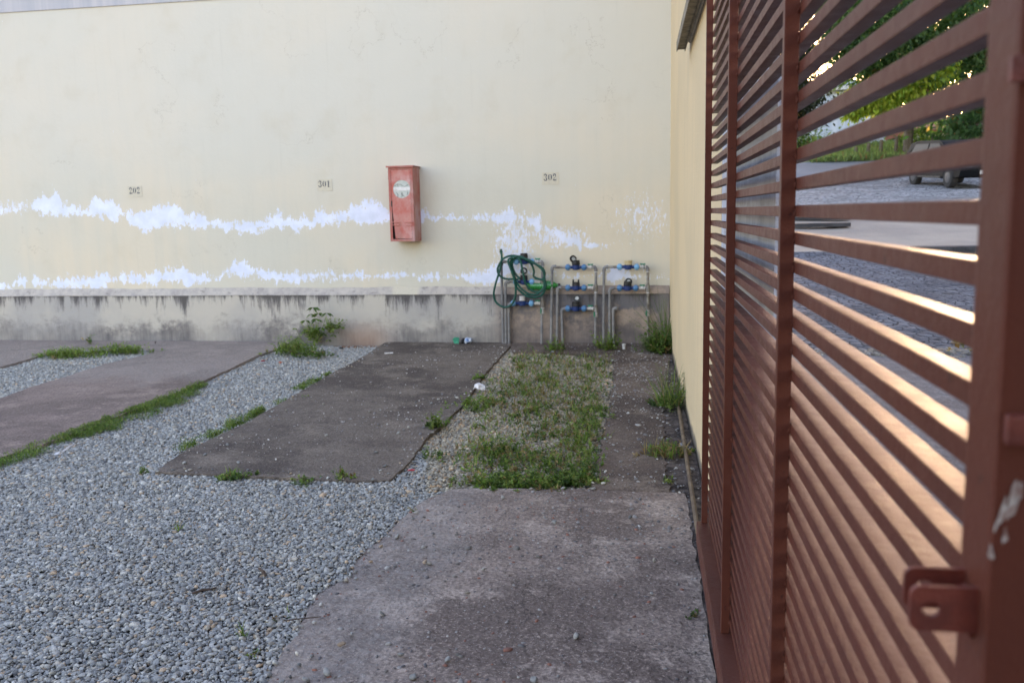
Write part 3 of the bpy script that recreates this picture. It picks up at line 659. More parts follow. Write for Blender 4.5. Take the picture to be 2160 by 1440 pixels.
def weeds(g, cx, cy, r, n, h, leaf=.016, dry=.05, pal=GREENS, z=0.0, ry=None):
    """mixed ground weeds: many small sprigs of different height leaning outwards"""
    ry = ry or r; per = RNG.integers(7, 16); ns = max(3, n // per); n = ns * per
    sx, sy = RNG.normal(0, .48, ns), RNG.normal(0, .48, ns); q = np.hypot(sx, sy); sh = h * RNG.uniform(.35, 1.25, ns) * np.clip(1.15 - q * .6, .25, 1.1)
    lx, ly = sx * .35 + RNG.normal(0, .35, ns), sy * .35 + RNG.normal(0, .35, ns)
    k = np.repeat(np.arange(ns), per); t = RNG.uniform(.1, 1, n)
    x = cx + r * sx[k] + lx[k] * sh[k] * t ** 1.5; y = cy + ry * sy[k] + ly[k] * sh[k] * t ** 1.5; zz = z + sh[k] * t
    D = RNG.normal(0, .75, (n, 3)); D[:, 2] = D[:, 2] * .5 + .35; sc = RNG.uniform(.7, 1.3, ns)[k] * (1.15 - .5 * t)
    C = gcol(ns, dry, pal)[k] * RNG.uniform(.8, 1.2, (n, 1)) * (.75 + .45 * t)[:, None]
    g.leaves(np.column_stack([x, y, zz]), D, leaf * sc * RNG.uniform(.7, 1.3, n), leaf * .24 * sc * RNG.uniform(.6, 1.4, n), C)
    for e_ in range(ns):      # thin stems as very narrow leaves
        pass
    P0 = np.column_stack([cx + r * sx, cy + ry * sy, np.full(ns, z)]); Ds = np.column_stack([lx, ly, np.ones(ns)])
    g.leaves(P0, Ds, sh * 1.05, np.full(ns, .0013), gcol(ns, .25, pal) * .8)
    m = max(2, ns // 2); kk = RNG.integers(0, ns, m); blades(g, P0[kk], h * .95, .6, .0016, dry + .05, pal)
# grass strips and the weedy bed (uncountable)
def strip(pts, wpx, dens, h, label, dry=.04, z=-.02, leaf=.012):
    g = Green(); Q = np.array([gr(a, b, -.02) for a, b in pts]); tot = 0
    for a, b, w_ in zip(Q[:-1], Q[1:], wpx):
        L = np.linalg.norm(b - a); n = int(L * dens * w_ / .1); t = RNG.uniform(0, 1, n); d = unit(b - a); s_ = np.array([d[1], -d[0], 0])
        c = a + (b - a) * t[:, None]; off = RNG.uniform(0, 1, n) ** 1.5 * w_; sg = 1
        x, y = c[:, 0] + s_[0] * off, c[:, 1] + s_[1] * off
        k = (wob(x, y, 8.0) * 1.4 + RNG.uniform(-.7, .7, n) - off * sg / w_ * sg * .9 > -.25); x, y = x[k], y[k]; n = len(x)
        D = RNG.normal(0, .75, (n, 3)); D[:, 2] += .5; hv = h * (.35 + .9 * np.clip(wob(x, y, 11.0) + .5, 0, 1.3))
        g.leaves(np.column_stack([x, y, z + RNG.uniform(0, 1, n) * hv]), D, leaf * RNG.uniform(.6, 1.6, n), leaf * .22 * RNG.uniform(.6, 1.3, n), gcol(n, dry))
        m = n // 2; kk = RNG.integers(0, max(n, 1), m); blades(g, np.column_stack([x[kk], y[kk], np.full(m, z)]), h * 1.1, .55, .0015, dry)
    return tag(g.build('grass'), label, 'grass', kind='stuff')
strip([(415, 812), (380, 830), (333, 846), (239, 882), (133, 924), (60, 946), (0, 966), (-120, 1004)], [-.10, -.20, -.27, -.26, -.13, -.20, -.20, -.2], -3600, .035, 'low green weeds along the edge of the left concrete strip')
strip([(389, 953), (430, 933), (514, 895), (560, 868)], [-.07, -.10, -.12], -6000, .045, 'green weeds along the left edge of the middle concrete strip')
strip([(585, 855), (610, 845)], [-.07], -3000, .03, 'thin weeds at the middle strip, near its left edge')
strip([(640, 822), (675, 802), (700, 787)], [-.10, -.07], -5000, .02, 'short grass at the upper left edge of the middle strip')
g = Green()      # weed bed between the two right-hand strips
for k in range(470):
    px, py = RNG.uniform(985, 1300), RNG.uniform(738, 1026)
    lft = 1077 + (py - 729) * (-.62); rgt = 1297 - max(0, (py - 780)) * .18
    if px < lft + 14 or px > rgt - 3: continue
    p = gr(px, py, -.02); dn = wob(np.array([p[0]]), np.array([p[1]]), 3.0)[0] + .35 * (px > lft + (rgt - lft) * .72) + .25 * (px > lft + (rgt - lft) * .4) + .30 * (py < 830)
    if dn < RNG.uniform(-.6, .55): continue
    sc = .9 + .5 * (py > 900)
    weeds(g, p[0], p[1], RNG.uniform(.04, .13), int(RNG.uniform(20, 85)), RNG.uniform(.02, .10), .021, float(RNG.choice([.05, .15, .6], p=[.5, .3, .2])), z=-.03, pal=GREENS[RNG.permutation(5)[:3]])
for k in range(80):      # dense front edge
    px = RNG.uniform(1000, 1250); py = RNG.uniform(1008, 1030) - max(0, (px - 1160)) * RNG.uniform(0, .25); p = gr(px, py, -.01)
    weeds(g, p[0], p[1], .07, 70, RNG.uniform(.03, .07), .022, .10, z=-.015)
for k in range(36):
    px = RNG.uniform(1225, 1285); py = RNG.uniform(860, 1000); p = gr(px - (py - 860) * .14, py, -.02)
    if px - (py - 860) * .14 < 1275 - (py - 908) * .2: weeds(g, p[0], p[1], .06, 36, .10, .022, .10, z=-.02)
xx = RNG.uniform(-1.1, -.25, 2600); yy = RNG.uniform(4.5, 8.2, 2600); px_, py_, _ = proj(np.column_stack([xx, yy, 0 * xx])); k = (px_ > 1077 - (py_ - 729) * .5) & (px_ < 1290 - np.clip(py_ - 780, 0, 400) * .18) & (py_ < 1026)
blades(g, np.column_stack([xx[k], yy[k], np.full(k.sum(), -.02)]), .07, .55, .0020, .35)
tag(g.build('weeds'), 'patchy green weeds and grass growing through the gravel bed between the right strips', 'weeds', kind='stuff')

def plant(name, px, py, label, cat='weed', group=None, r=.08, n=300, h=.1, leaf=.02, dry=.05, pal=GREENS, z=-.01, ry=None, nb=0, stems=0):
    p = gr(px, py, z); e = empty(name, p, label, cat, group); g = Green()
    weeds(g, p[0], p[1], r, n, h, leaf, dry, pal, z, ry)
    if nb:
        a = RNG.uniform(0, 6.28, nb); q_ = RNG.uniform(0, r * .7, nb); blades(g, np.column_stack([p[0] + q_ * np.cos(a), p[1] + q_ * np.sin(a), np.full(nb, z)]), h * 1.3, .45, .0022, dry, pal)
    g.build('foliage', e)
    if stems:
        q = MB()
        for k in range(stems):
            a = random.uniform(0, 6.28); d = random.uniform(.1, .8) * r
            q.tube([p + [d * .3 * math.cos(a), d * .3 * math.sin(a), 0], p + [d * .7 * math.cos(a), d * .7 * math.sin(a), h * .5], p + [d * math.cos(a), d * math.sin(a), h * .95]], [.002, .0016, .001], 5)
        q.build('stem', M['stem'], e)
    return e
M['stem'] = simple('green_stem', (.10, .15, .04), (.16, .16, .07), 20, .7)
# tall five-fingered plant by the wall
def tall_plant():
    base = gr(668, 716, -.02); e = empty('tall_weed', base, 'tall leafy weed with drooping fingered leaves against the plinth', 'weed'); g = Green(); q = MB()
    def P_(px, py, o=.14): return wl(px, py, PO + o)
    stems = [[(672, 718), (668, 690), (664, 668), (661, 650)], [(672, 716), (678, 700), (684, 680), (690, 662)], [(668, 716), (655, 700), (648, 682), (645, 674)], [(640, 722), (632, 708), (626, 696), (622, 691)], [(676, 716), (690, 702), (700, 696), (705, 690)], [(668, 716), (674, 700), (683, 686), (702, 680)]]
    for st_ in stems: q.tube([P_(a, b, .14 + random.uniform(-.02, .03)) for a, b in st_], [.0035, .003, .0022, .0014], 6)
    tips = [(661, 648, 1.0), (672, 660, .9), (657, 662, .8), (690, 660, .9), (668, 672, 1), (645, 675, .9), (678, 690, .8), (700, 682, .6), (664, 692, .7), (684, 704, .7), (622, 692, .45), (638, 700, .5), (703, 706, .55), (655, 708, .6), (645, 694, .5), (693, 716, .5), (630, 712, .5), (712, 700, .3)]
    for (a, b, s_) in tips:
        c = P_(a, b, .14 + random.uniform(-.05, .06)); nf = 6
        for k in range(nf):
            an = math.radians(-100 + 200 * k / (nf - 1) + random.uniform(-15, 15)); dr_ = np.array([math.sin(an) * .8, random.uniform(-.9, .2), math.cos(an) * .35 - .45])
            m = 1; g.leaves(c[None], dr_[None], np.array([.088 * s_ * random.uniform(.8, 1.2)]), np.array([.017 * s_]), gcol(m, 0, GREENS if s_ < .75 else GREENS[[0, 2, 4]]))
    for k in range(12):
        a, b = random.uniform(640, 715), random.uniform(690, 720); c = P_(a, b, .12); weeds(g, c[0], c[1], .07, 90, .14, .030, .02, GREENS[[0, 1, 3, 3]], c[2] - .02)
    g.build('foliage', e); q.build('stem', M['stem'], e)
tall_plant()
plant('weed_clump', 622, 745, 'bushy green weed clump on the gravel in front of the tall weed', r=.22, n=1500, h=.17, leaf=.028, stems=6, ry=.16, pal=GREENS[[0, 1, 2, 3]])
plant('weed_clump', 665, 752, 'darker low weed clump right of the bushy clump on gravel', r=.17, n=600, h=.08, leaf=.026, ry=.12, pal=GREENS[[0, 2, 4]])
plant('weed_clump', 796, 716, 'sparse yellowish weed on the red earth beside the plinth', r=.20, n=220, h=.17, leaf=.022, dry=.3, nb=40, stems=9, ry=.06, pal=GREENS[[1, 3]])
plant('weed_patch', 150, 752, 'long low green weed patch at the tip of the left gravel wedge', r=.34, n=1700, h=.09, leaf=.028, ry=.14, pal=GREENS[[0, 1, 3]])
plant('weed_patch', 255, 745, 'yellow green weed patch on the right end of the left gravel wedge', r=.36, n=1700, h=.10, leaf=.026, ry=.12, pal=GREENS[[0, 1, 3]])
plant('seedling', 192, 728, 'dark fingered seedling standing above the left weed patch', r=.05, n=26, h=.12, leaf=.06, stems=3, pal=GREENS[[2, 4]])
plant('weed_clump', 1392, 742, 'dark green bush in the corner below the side wall', 'bush', r=.12, n=1700, h=.27, leaf=.042, dry=.02, nb=0, stems=12, ry=.17, pal=GREENS[[2, 4, 0]])
plant('weed_clump', 1405, 735, 'thin upright weed climbing the corner above the bush', r=.05, n=240, h=.50, leaf=.025, stems=5, nb=50, pal=GREENS[[2, 4]])
plant('weed_clump', 1338, 722, 'small dark weed at the foot of the rightmost meter rack', r=.10, n=240, h=.13, leaf=.028, stems=4, ry=.05, pal=GREENS[[2, 4]])
plant('weed_clump', 1280, 738, 'bright upright weed in front of the pipes of the rightmost meter rack', r=.10, n=420, h=.20, leaf=.034, stems=6, ry=.06, pal=GREENS[[0, 1]])
plant('weed_clump', 1170, 740, 'light green weed below the middle meter rack', r=.09, n=300, h=.13, leaf=.03, stems=4, pal=GREENS[[0, 1]])
plant('weed_clump', 1418, 862, 'loose green weed leaning on the side wall at the end of the floor rail', r=.13, n=620, h=.24, leaf=.022, dry=.1, nb=80, stems=8, ry=.16)
plant('weed_clump', 1398, 855, 'dark creeping weed left of the loose wall weed', r=.11, n=260, h=.07, leaf=.03, ry=.10, pal=GREENS[[2, 4]])
plant('weed_clump', 1404, 962, 'sprawling half dry grass weed beside the floor rail', r=.16, n=260, h=.07, leaf=.028, dry=.55, nb=150, ry=.10)
plant('weed_clump', 1410, 1020, 'tiny weed in the crack before the half dry one', r=.05, n=60, h=.04, leaf=.02)
plant('weed_clump', 1465, 1300, 'flat dark weed on the apron beside the gate foot', r=.035, n=90, h=.02, leaf=.014, pal=GREENS[[2, 4]])
plant('weed_clump', 918, 905, 'single leafy weed on the right edge of the middle strip', r=.075, n=260, h=.11, leaf=.028, stems=4)
plant('weed_clump', 1010, 800, 'small bright weed above the plastic bag', r=.06, n=130, h=.07, leaf=.028, pal=GREENS[[0, 1, 3]])
plant('weed_clump', 1002, 860, 'leafy weed on gravel below the plastic bag', r=.14, n=330, h=.10, leaf=.028, pal=GREENS[[0, 1]])
plant('weed_clump', 720, 1012, 'round weed at the front edge of the middle strip, rightmost there', r=.045, n=180, h=.065, leaf=.02, stems=3)
plant('weed_clump', 648, 1018, 'spreading weed at the front edge of the middle strip, left of the round one', r=.07, n=170, h=.04, leaf=.02)
plant('weed_clump', 488, 1010, 'bright grass tuft at the front edge of the middle strip', r=.075, n=320, h=.045, leaf=.02, nb=50)
plant('weed_clump', 540, 1005, 'dull flat weed next to the bright grass tuft', r=.06, n=110, h=.03, leaf=.018, dry=.2)
plant('weed_clump', 914, 965, 'small weed cluster on gravel right of the middle strip', r=.10, n=170, h=.06, leaf=.022, ry=.06)
plant('weed_clump', 1040, 955, 'broad leafy weed on the near gravel of the weed bed', r=.14, n=480, h=.10, leaf=.026, ry=.10)
plant('weed_clump', 962, 1022, 'yellow green weed at the tip of the apron', r=.06, n=120, h=.04, leaf=.018, dry=.15)
plant('weed_clump', 302, 998, 'little weed on gravel left of the middle strip corner', r=.045, n=80, h=.03, leaf=.018)
plant('weed_clump', 591, 1305, 'little ragged weed where gravel meets the front apron', r=.04, n=90, h=.025, leaf=.012, dry=.3)
plant('weed_clump', 536, 1385, 'tiny weed in the gravel nearest the bottom edge', r=.03, n=60, h=.02, leaf=.011, dry=.2)
plant('weed_clump', 860, 1078, 'reddish small weed on the gravel edge of the apron', r=.05, n=80, h=.02, leaf=.012, dry=.5)
plant('weed_clump', 640, 838, 'sparse weed on the gravel between the two strips', r=.05, n=50, h=.03, leaf=.016)
plant('grass_sprig', 375, 1122, 'lone grass sprig standing in the grey gravel', r=.008, n=6, h=.05, leaf=.008, nb=9)
plant('grass_sprig', 515, 1345, 'lone grass sprig near the corner of the gravel', r=.008, n=5, h=.04, leaf=.008, nb=7)

# ------------------------------------------------------------------ litter
def crumple(px, py, sx, sy, sz, z=.0, rz=0, seed=0):
    V0, F0 = ico(3); r_ = np.random.default_rng(seed); V = V0.copy()
    for k in range(9):
        d = unit(r_.normal(size=3)); V -= d * np.maximum((V @ d) - r_.uniform(.35, .8), 0)[:, None] * 1.25
    V += r_.normal(0, .05, V.shape); V *= [sx, sy, sz]; c, s_ = math.cos(rz), math.sin(rz)
    V = V @ np.array([[c, s_, 0], [-s_, c, 0], [0, 0, 1]]); q = MB(); q.add(V + gr(px, py, z) + [0, 0, sz * .6], F0.tolist()); return q
M['bag'] = simple('thin_white_plastic', (.62, .64, .68), (.80, .80, .82), 40, .3, .004, 80)
M['bagblue'] = simple('blue_wrapper', (.10, .20, .42), (.55, .62, .70), 35, .3, lo=.45, hi=.5)
M['baggreen'] = simple('green_wrapper', (.015, .26, .16), (.02, .32, .20), 35, .35)
tag(crumple(1014, 822, .05, .045, .04, seed=3).build('plastic_bag', M['bag']), 'crumpled white plastic bag at the right edge of the middle strip', 'bag')
e = empty('crushed_bottle', gr(977, 722, 0), 'crushed plastic bottle with green wrapper lying against the plinth', 'bottle')
for (px, sx, m_, nm_) in ((964, .055, 'baggreen', 'wrapper'), (978, .035, 'black', 'label_band'), (990, .055, 'bagblue', 'bottle_body')):
    o = crumple(px, 724, sx, .04, .042, seed=px).build(nm_, M[m_]); o.parent = e; o.matrix_parent_inverse = world_of(e).inverted()
q = MB(); pts = [gr(a, b, .035) for a, b in ((118, 957), (128, 955), (138, 948), (147, 941), (156, 938))]; V = []
for i, p in enumerate(pts):
    w_ = [.022, .030, .022, .018, .016][i]; V += [p + [0, -w_, 0], p + [0, 0, .008], p + [0, w_, 0], p + [0, 0, -.006]]
q.add(V, [(i * 4 + k, i * 4 + (k + 1) % 4, i * 4 + 4 + (k + 1) % 4, i * 4 + 4 + k) for i in range(4) for k in range(4)] + [(0, 1, 2, 3), (16, 17, 18, 19)])
tag(q.build('plastic_spoon', M['bag']), 'white plastic strip lying on the gravel beside the left grass', 'litter')
q = MB(); p = gr(1316, 736); q.tube([p, p + [0, 0, .045]], [.014, .018], 12); q.tube([p + [0, 0, .045], p + [0, 0, .05]], [.019, .019], 12)
tag(q.build('paper_cup', M['white']), 'small white cup standing on concrete before the rightmost rack', 'cup')
q = MB(); q.tube([gr(811, 745, .01), gr(829, 744, .014)], .006, 8)
tag(q.build('plastic_tube', M['white']), 'short white plastic tube on gravel near the red earth', 'litter')
def scrap(px, py, s_, c, label, name='litter_scrap', seed=1, nm='scrap'):
    m_ = simple(nm, c, None, 40, .5); tag(crumple(px, py, s_, s_ * .7, s_ * .35, seed=seed).build(name, m_), label, 'litter')
scrap(553, 762, .026, (.30, .02, .04), 'dark red scrap on gravel near the left strip', seed=4)
scrap(592, 766, .026, (.62, .13, .04), 'orange scrap on gravel below the bushy weed', seed=5)
scrap(867, 992, .020, (.55, .04, .05), 'bright red scrap on gravel beside the middle strip', seed=6)
scrap(719, 736, .030, (.015, .015, .015), 'black lump on gravel before the red earth', seed=7)
scrap(70, 713, .026, (.22, .05, .03), 'reddish brown scrap by the plinth at far left', seed=8)
scrap(1305, 741, .014, (.6, .6, .6), 'tiny white scrap beside the small white cup', seed=9)
M['twig'] = simple('twig_bark', (.05, .035, .028), (.09, .06, .045), 40, .8)
def twig(pts, r, label):
    q = MB(); q.tube([gr(a, b, c) for a, b, c in pts], r, 6); tag(q.build('twig', M['twig']), label, 'twig')
twig([(405, 1251, .006), (428, 1243, .012), (445, 1242, .012), (457, 1238, .015)], [.004, .005, .004, .003], 'dark short twig lying on the grey gravel')
twig([(600, 1308, .01), (625, 1305, .012), (655, 1302, .008), (677, 1300, .006)], [.002, .002, .0018, .0012], 'thin long twig crossing from gravel onto the apron')
twig([(546, 1198, .004), (556, 1206, .012), (560, 1214, .004)], [.004, .007, .003], 'brown leaf curl lying on the gravel')

# ------------------------------------------------------------------ extinguisher cabinet
cu0, cz0 = uv(875, 509, .25); cu1, cz1 = uv(818, 352, .25)
cab = empty('extinguisher_cabinet', C0 + WD * (cu0 + cu1) / 2 + [0, 0, cz0], 'faded red metal fire extinguisher cabinet with round window on the wall', 'cabinet')
CW = cu1 - cu0; CH = cz1 - cz0; CD = .25; um = (cu0 + cu1) / 2
def wb_(u0, u1, y0, y1, z0, z1, bev=.002):
    q = MB(); q.box(((u0 + u1) / 2, (y0 + y1) / 2, (z0 + z1) / 2), (u1 - u0, y1 - y0, z1 - z0), bev=bev); return q
q = MB(); t_ = .006
for b_ in ((cu0, cu0 + t_, 0, CD, cz0, cz1), (cu1 - t_, cu1, 0, CD, cz0, cz1), (cu0 + t_, cu1 - t_, 0, CD - .001, cz1 - t_, cz1 - .001), (cu0 + t_, cu1 - t_, 0, CD - .001, cz0 + .001, cz0 + t_),
           (cu0 + t_, cu0 + .026, CD - .006, CD - .0005, cz0 + t_, cz1 - t_), (cu1 - .026, cu1 - t_, CD - .006, CD - .0005, cz0 + t_, cz1 - t_), (cu0 + .026, cu1 - .026, CD - .006, CD - .001, cz0 + t_, cz0 + .024), (cu0 + .026, cu1 - .026, CD - .006, CD - .001, cz1 - .03, cz1 - t_), (cu0 + t_, cu1 - t_, .001, .006, cz0 + t_, cz1 - t_)):
    q.box(((b_[0] + b_[1]) / 2, (b_[2] + b_[3]) / 2, (b_[4] + b_[5]) / 2), (b_[1] - b_[0], b_[3] - b_[2], b_[5] - b_[4]))
wall_obj('cabinet_body', q, M['redside'], cab)
q = MB(); q.box((um, CD / 2 + .008, cz1 + .004), (CW + .030, CD + .026, .006), bev=.002); q.box((um, CD + .019, cz1 - .003), (CW + .030, .004, .014), bev=.001)
wall_obj('hood', q, M['redside'], cab)
# door with a round hole: grid of ring faces; the lower left corner is bent outwards
du0, du1, dz0, dz1 = cu0 + .028, cu1 - .028, cz0 + .027, cz1 - .032
hu, hz = uv(847, 399, .25); hr = .088
dm = MB(); nA = 48; yv = CD - .004
def bend(u, z):   # outwards
    a = max(0, (u - um) / (du1 - um)); b = max(0, 1 - (z - dz0) / .30); return .0 + .030 * a * b
ringI = [(hu + hr * math.cos(2 * math.pi * k / nA), hz + hr * math.sin(2 * math.pi * k / nA)) for k in range(nA)]
ringO = []
for k in range(nA):
    c, s_ = math.cos(2 * math.pi * k / nA), math.sin(2 * math.pi * k / nA); t = 1e9
    if c > 1e-6: t = min(t, (du1 - hu) / c)
    if c < -1e-6: t = min(t, (du0 - hu) / c)
    if s_ > 1e-6: t = min(t, (dz1 - hz) / s_)
    if s_ < -1e-6: t = min(t, (hz - .14 - hz) / s_)
    ringO.append((hu + c * t, hz + s_ * t))
V = [(u, yv, z) for u, z in ringI] + [(u, yv, z) for u, z in ringO]
Fc = [(k, (k + 1) % nA, nA + (k + 1) % nA, nA + k) for k in range(nA)]
dm.add(V, Fc)
for (cu, cz) in ((du0, hz - .14), (du1, hz - .14), (du0, dz1), (du1, dz1)):   # fill corners of the ring square
    near = sorted(range(nA), key=lambda k: (ringO[k][0] - cu) ** 2 + (ringO[k][1] - cz) ** 2)[:2]
    dm.add([(cu, yv, cz), (ringO[near[0]][0], yv, ringO[near[0]][1]), (ringO[near[1]][0], yv, ringO[near[1]][1])], [(0, 1, 2)])
gu = np.linspace(du0, du1, 12); gz_ = np.linspace(hz - .14, dz0, 16)
lean = lambda u, z: u - .034 * max(0, (u - um) / (du1 - um)) * max(0, 1 - (z - dz0) / .32)
V = [(lean(u, z), yv + bend(u, z), z + .004 * (u - du0) / (du1 - du0) * (z < hz - .3)) for z in gz_ for u in gu]
dm.add(V, [(j * 12 + i, j * 12 + i + 1, (j + 1) * 12 + i + 1, (j + 1) * 12 + i) for j in range(15) for i in range(11)])
door = wall_obj('door', dm, M['red'], cab)
wall_obj('shade_sheet', wb_(cu0 + .01, cu1 - .01, CD - .05, CD - .045, cz0 + .01, cz1 - .01), M['black'], cab)  # black sheet set in for the shade inside the cabinet
q = MB(); q.tube([(hu, yv - .006, hz), (hu, yv - .003, hz)], hr + .006, 40); o = wall_obj('window_pane', q, M['pane'], door)
q = MB(); q.box((hu, yv - .002, hz + .002), (hr * 1.92, .001, .036), bev=0); wall_obj('white_strip', q, M['white'], door)
q = MB()
for pts in ([(-.075, .03), (-.04, .05), (-.01, .045), (.03, .02), (.07, .045)], [(-.04, .05), (-.035, .02)], [(-.06, -.03), (-.04, -.05), (-.045, -.08)], [(.0, -.03), (.01, -.055), (-.01, -.082)], [(.0, -.03), (-.005, -.05), (.03, -.078)], [(.055, -.02), (.062, -.04), (.05, -.06)]):
    q.tube([(hu - a, yv - .0015, hz + b) for a, b in pts], .0016, 5)
wall_obj('crack_lines', q, M['black'], door)
q = MB(); hu2, hz2 = uv(826, 430, .25); q.box((hu2, yv + .001, hz2), (.012, .006, .062), bev=.002); wall_obj('lock_slot', q, M['black'], door)
for (a, b) in ((835, 467), (835, 473), (862, 467), (862, 473)):
    q = MB(); u_, z_ = uv(a, b, .25); yy = yv + bend(u_, z_) + .003; q.box((u_ - .006, yy, z_ - .008), (.075, .022, .008), bev=.002); wall_obj('louvre', q, M['red'], door)

# ------------------------------------------------------------------ stencilled parking numbers
M['ink'] = simple('faded_blue_ink', (.075, .09, .12), (.13, .14, .15), 60, .8)
def arc(cx, cz, rx, rz, a0, a1, w0, w1, n=9):
    """a ribbon along an ellipse arc with a swelling width"""
    V = []; 
    for k in range(n + 1):
        t = k / n; a = math.radians(a0 + (a1 - a0) * t); w_ = w0 + (w1 - w0) * math.sin(math.pi * t)
        for s_ in (-1, 1): V.append((cx + (rx + s_ * w_ / 2) * math.cos(a), cz + (rz + s_ * w_ / 2 * .8) * math.sin(a)))
    return V, [(2 * k, 2 * k + 1, 2 * k + 3, 2 * k + 2) for k in range(n)]
def poly(P): return list(P), [tuple(range(len(P)))]
GL = {'0': [arc(.3, .5, .21, .44, 105, 255, .04, .2), arc(.3, .5, .21, .44, -75, 75, .04, .2)],
      '2': [arc(.27, .70, .19, .25, -38, 168, .06, .19), poly([(.42, .52), (.30, .47), (.06, .17), (.16, .16)]), poly([(.04, .0), (.04, .10), (.2, .19), (.38, .13), (.50, .16), (.54, .27), (.58, .27), (.56, 0)]), arc(.13, .72, .05, .06, 0, 360, .09, .09)],
      '3': [arc(.25, .75, .20, .20, -82, 150, .05, .18), arc(.25, .27, .23, .23, -155, 82, .06, .19), arc(.1, .78, .04, .05, 0, 360, .08, .08), arc(.08, .22, .04, .05, 0, 360, .09, .09)],
      '1': [poly([(.22, .06), (.40, .06), (.40, .98), (.33, .98), (.22, .93)]), poly([(.08, .86), (.19, .90), (.19, .84), (.08, .82)]), poly([(.10, 0), (.52, 0), (.52, .045), (.10, .045)])]}
def sign(txt, px, py, w_px, label, tilt=0):
    u, z = uv(px, py); s_ = .068; e = empty('painted_number', C0 + WD * u + [0, 0, z], label, 'number', 'stencilled parking numbers on the wall')
    q = MB(); q.box((u - .004, .0025, z - .012), (.165, .003, .118), bev=0); wall_obj('backing_patch', q, M['patch'], e)
    q = MB(); x = 0
    for ch in txt:
        for V, Fc in GL[ch]:
            q.add([(u - (a * s_ * .92 + x - .062), .0055, z + (b - .5) * s_) for a, b in V], Fc)
        x += s_ * .66
    wall_obj('digits', q, M['ink'], e)
M['patch'] = simple('older_cream_patch', (.60, .56, .45), (.54, .51, .43), 30, .85)
sign('202', 284, 402, 25, 'stencilled dark number 202 on the wall at left')
sign('301', 684, 388, 25, 'stencilled dark number 301 on the wall left of the red cabinet')
sign('302', 1160, 374, 32, 'stencilled dark number 302 on the wall above the meters')

# ------------------------------------------------------------------ water meter racks
OFF = .12
def W(px, py, o=OFF): return wl(px, py, o)
PXM = float(np.linalg.norm(W(1200, 600) - W(1201, 600)))
def cyl(parent, name, a, b, r, mat, n=14, smooth=True):
    q = MB(); q.tube([a, b], r, n); return q.build(name, mat, parent, False)
def elbow(parent, c, d1, d2, r, mat):
    """short bend: from c+d1 to c+d2"""
    q = MB(); pts = []; L = r * 2.2
    for t in np.linspace(0, 1, 7): pts.append(c + d1 * L * (1 - t) ** 2 + d2 * L * t ** 2)
    q.tube(pts, r * 1.25, 12); q.tube([c + d1 * L * .95, c + d1 * L * 1.35], r * 1.4, 12); q.tube([c + d2 * L * .95, c + d2 * L * 1.35], r * 1.4, 12)
    return q.build('elbow', mat, parent)
XD = unit(W(1210, 600) - W(1200, 600)); UPV = np.array([0, 0, 1.]); PR = .0135
def meter(par, xl, xr, y, nuts, cap, lidspec):
    """blue water meter between two union nuts (pixel columns of the nuts, pixel row of the axis)"""
    a, b = W(xl, y), W(xr, y); c = (a + b) / 2; L = np.linalg.norm(b - a)
    q = MB(); q.tube([a + XD * .005, a + XD * L * .28, a + XD * L * .33, b - XD * L * .33, b - XD * L * .28, b - XD * .005], [.013, .015, .022, .022, .015, .013], 12)
    q.tube([c + [0, 0, -.026], c + [0, 0, -.018], c + [0, 0, .022]], [.024, .036, .037], 20); mt = q.build('water_meter', M['blue'], par)
    for s_, p in ((0, a), (1, b)):
        q = MB(); q.tube([p - XD * .016, p - XD * .012, p + XD * .012, p + XD * .016], [.029, .031, .031, .029], 8); q.tube([p - XD * .024, p + XD * .024], .020, 12); q.build('union_nut', M[nuts], mt)
    top = c + np.array([0, 0, .022])
    if cap == 'black' or cap == 'tallblack':
        h = .062 if cap == 'tallblack' else .046
        q = MB(); q.tube([top, top + [0, 0, .010], top + [0, 0, h]], [.038, .040, .036], 20); q.build('cap', M['black'], mt)
    elif cap == 'notched':
        q = MB(); q.tube([top, top + [0, 0, .035]], [.038, .036], 20); q.box(top + XD * -.026 + [0, -.01, .045], (.016, .03, .03), bev=.003); q.box(top + XD * .026 + [0, -.01, .045], (.016, .03, .03), bev=.003); q.build('cap', M['black'], mt)
    elif cap == 'white': q = MB(); q.tube([top + [0, 0, .006], top + [0, 0, .05]], [.030, .029], 20); q.build('cap', M['white'], mt)
    elif cap == 'tan': q = MB(); q.tube([top, top + [0, 0, .036]], [.034, .042], 20); q.tube([top + [0, 0, .036], top + [0, 0, .041]], [.045, .045], 20); q.build('cap', M['tan'], mt)
    if lidspec:
        lx, ly, tilt, dial = lidspec; lc = W(lx, ly, OFF + .01); nrm = unit(np.array([0, -1, .0]) * math.cos(tilt) + XD * math.sin(tilt) + [0, 0, .25])
        q = MB(); q.tube([lc - nrm * .005, lc + nrm * .005], [.036, .036], 20); lid = q.build('lid', M['black'], mt)
        if dial: 
            q = MB(); V0 = lc + nrm * .0065; q.tube([V0, V0 + nrm * .001], .018, 14); q.box(V0 + [0, 0, -.006], (.044, .003, .010)); o = q.build('dial_window', M['grey'], mt)
    return mt
def valve(par, px, py, vert=False):
    c = W(px, py); d = UPV if vert else XD
    q = MB(); q.tube([c - d * .028, c - d * .020, c - d * .018, c + d * .018, c + d * .020, c + d * .028], [.018, .018, .015, .015, .018, .018], 12); s_ = np.array([0, -1., 0]) if vert else UPV
    q.tube([c, c + s_ * .022], .009, 8); v = q.build('valve', M['valve'], par)
    h = MB(); e_ = c + s_ * .026 + (XD * -.014 if vert else 0); 
    ax = UPV if vert else XD
    h.tube([e_ - ax * .026 + s_ * .004, e_ - ax * .010, e_ + ax * .010, e_ + ax * .026 + s_ * .004], [.006, .008, .008, .006], 8); h.build('tap_handle', M['handle'], v)
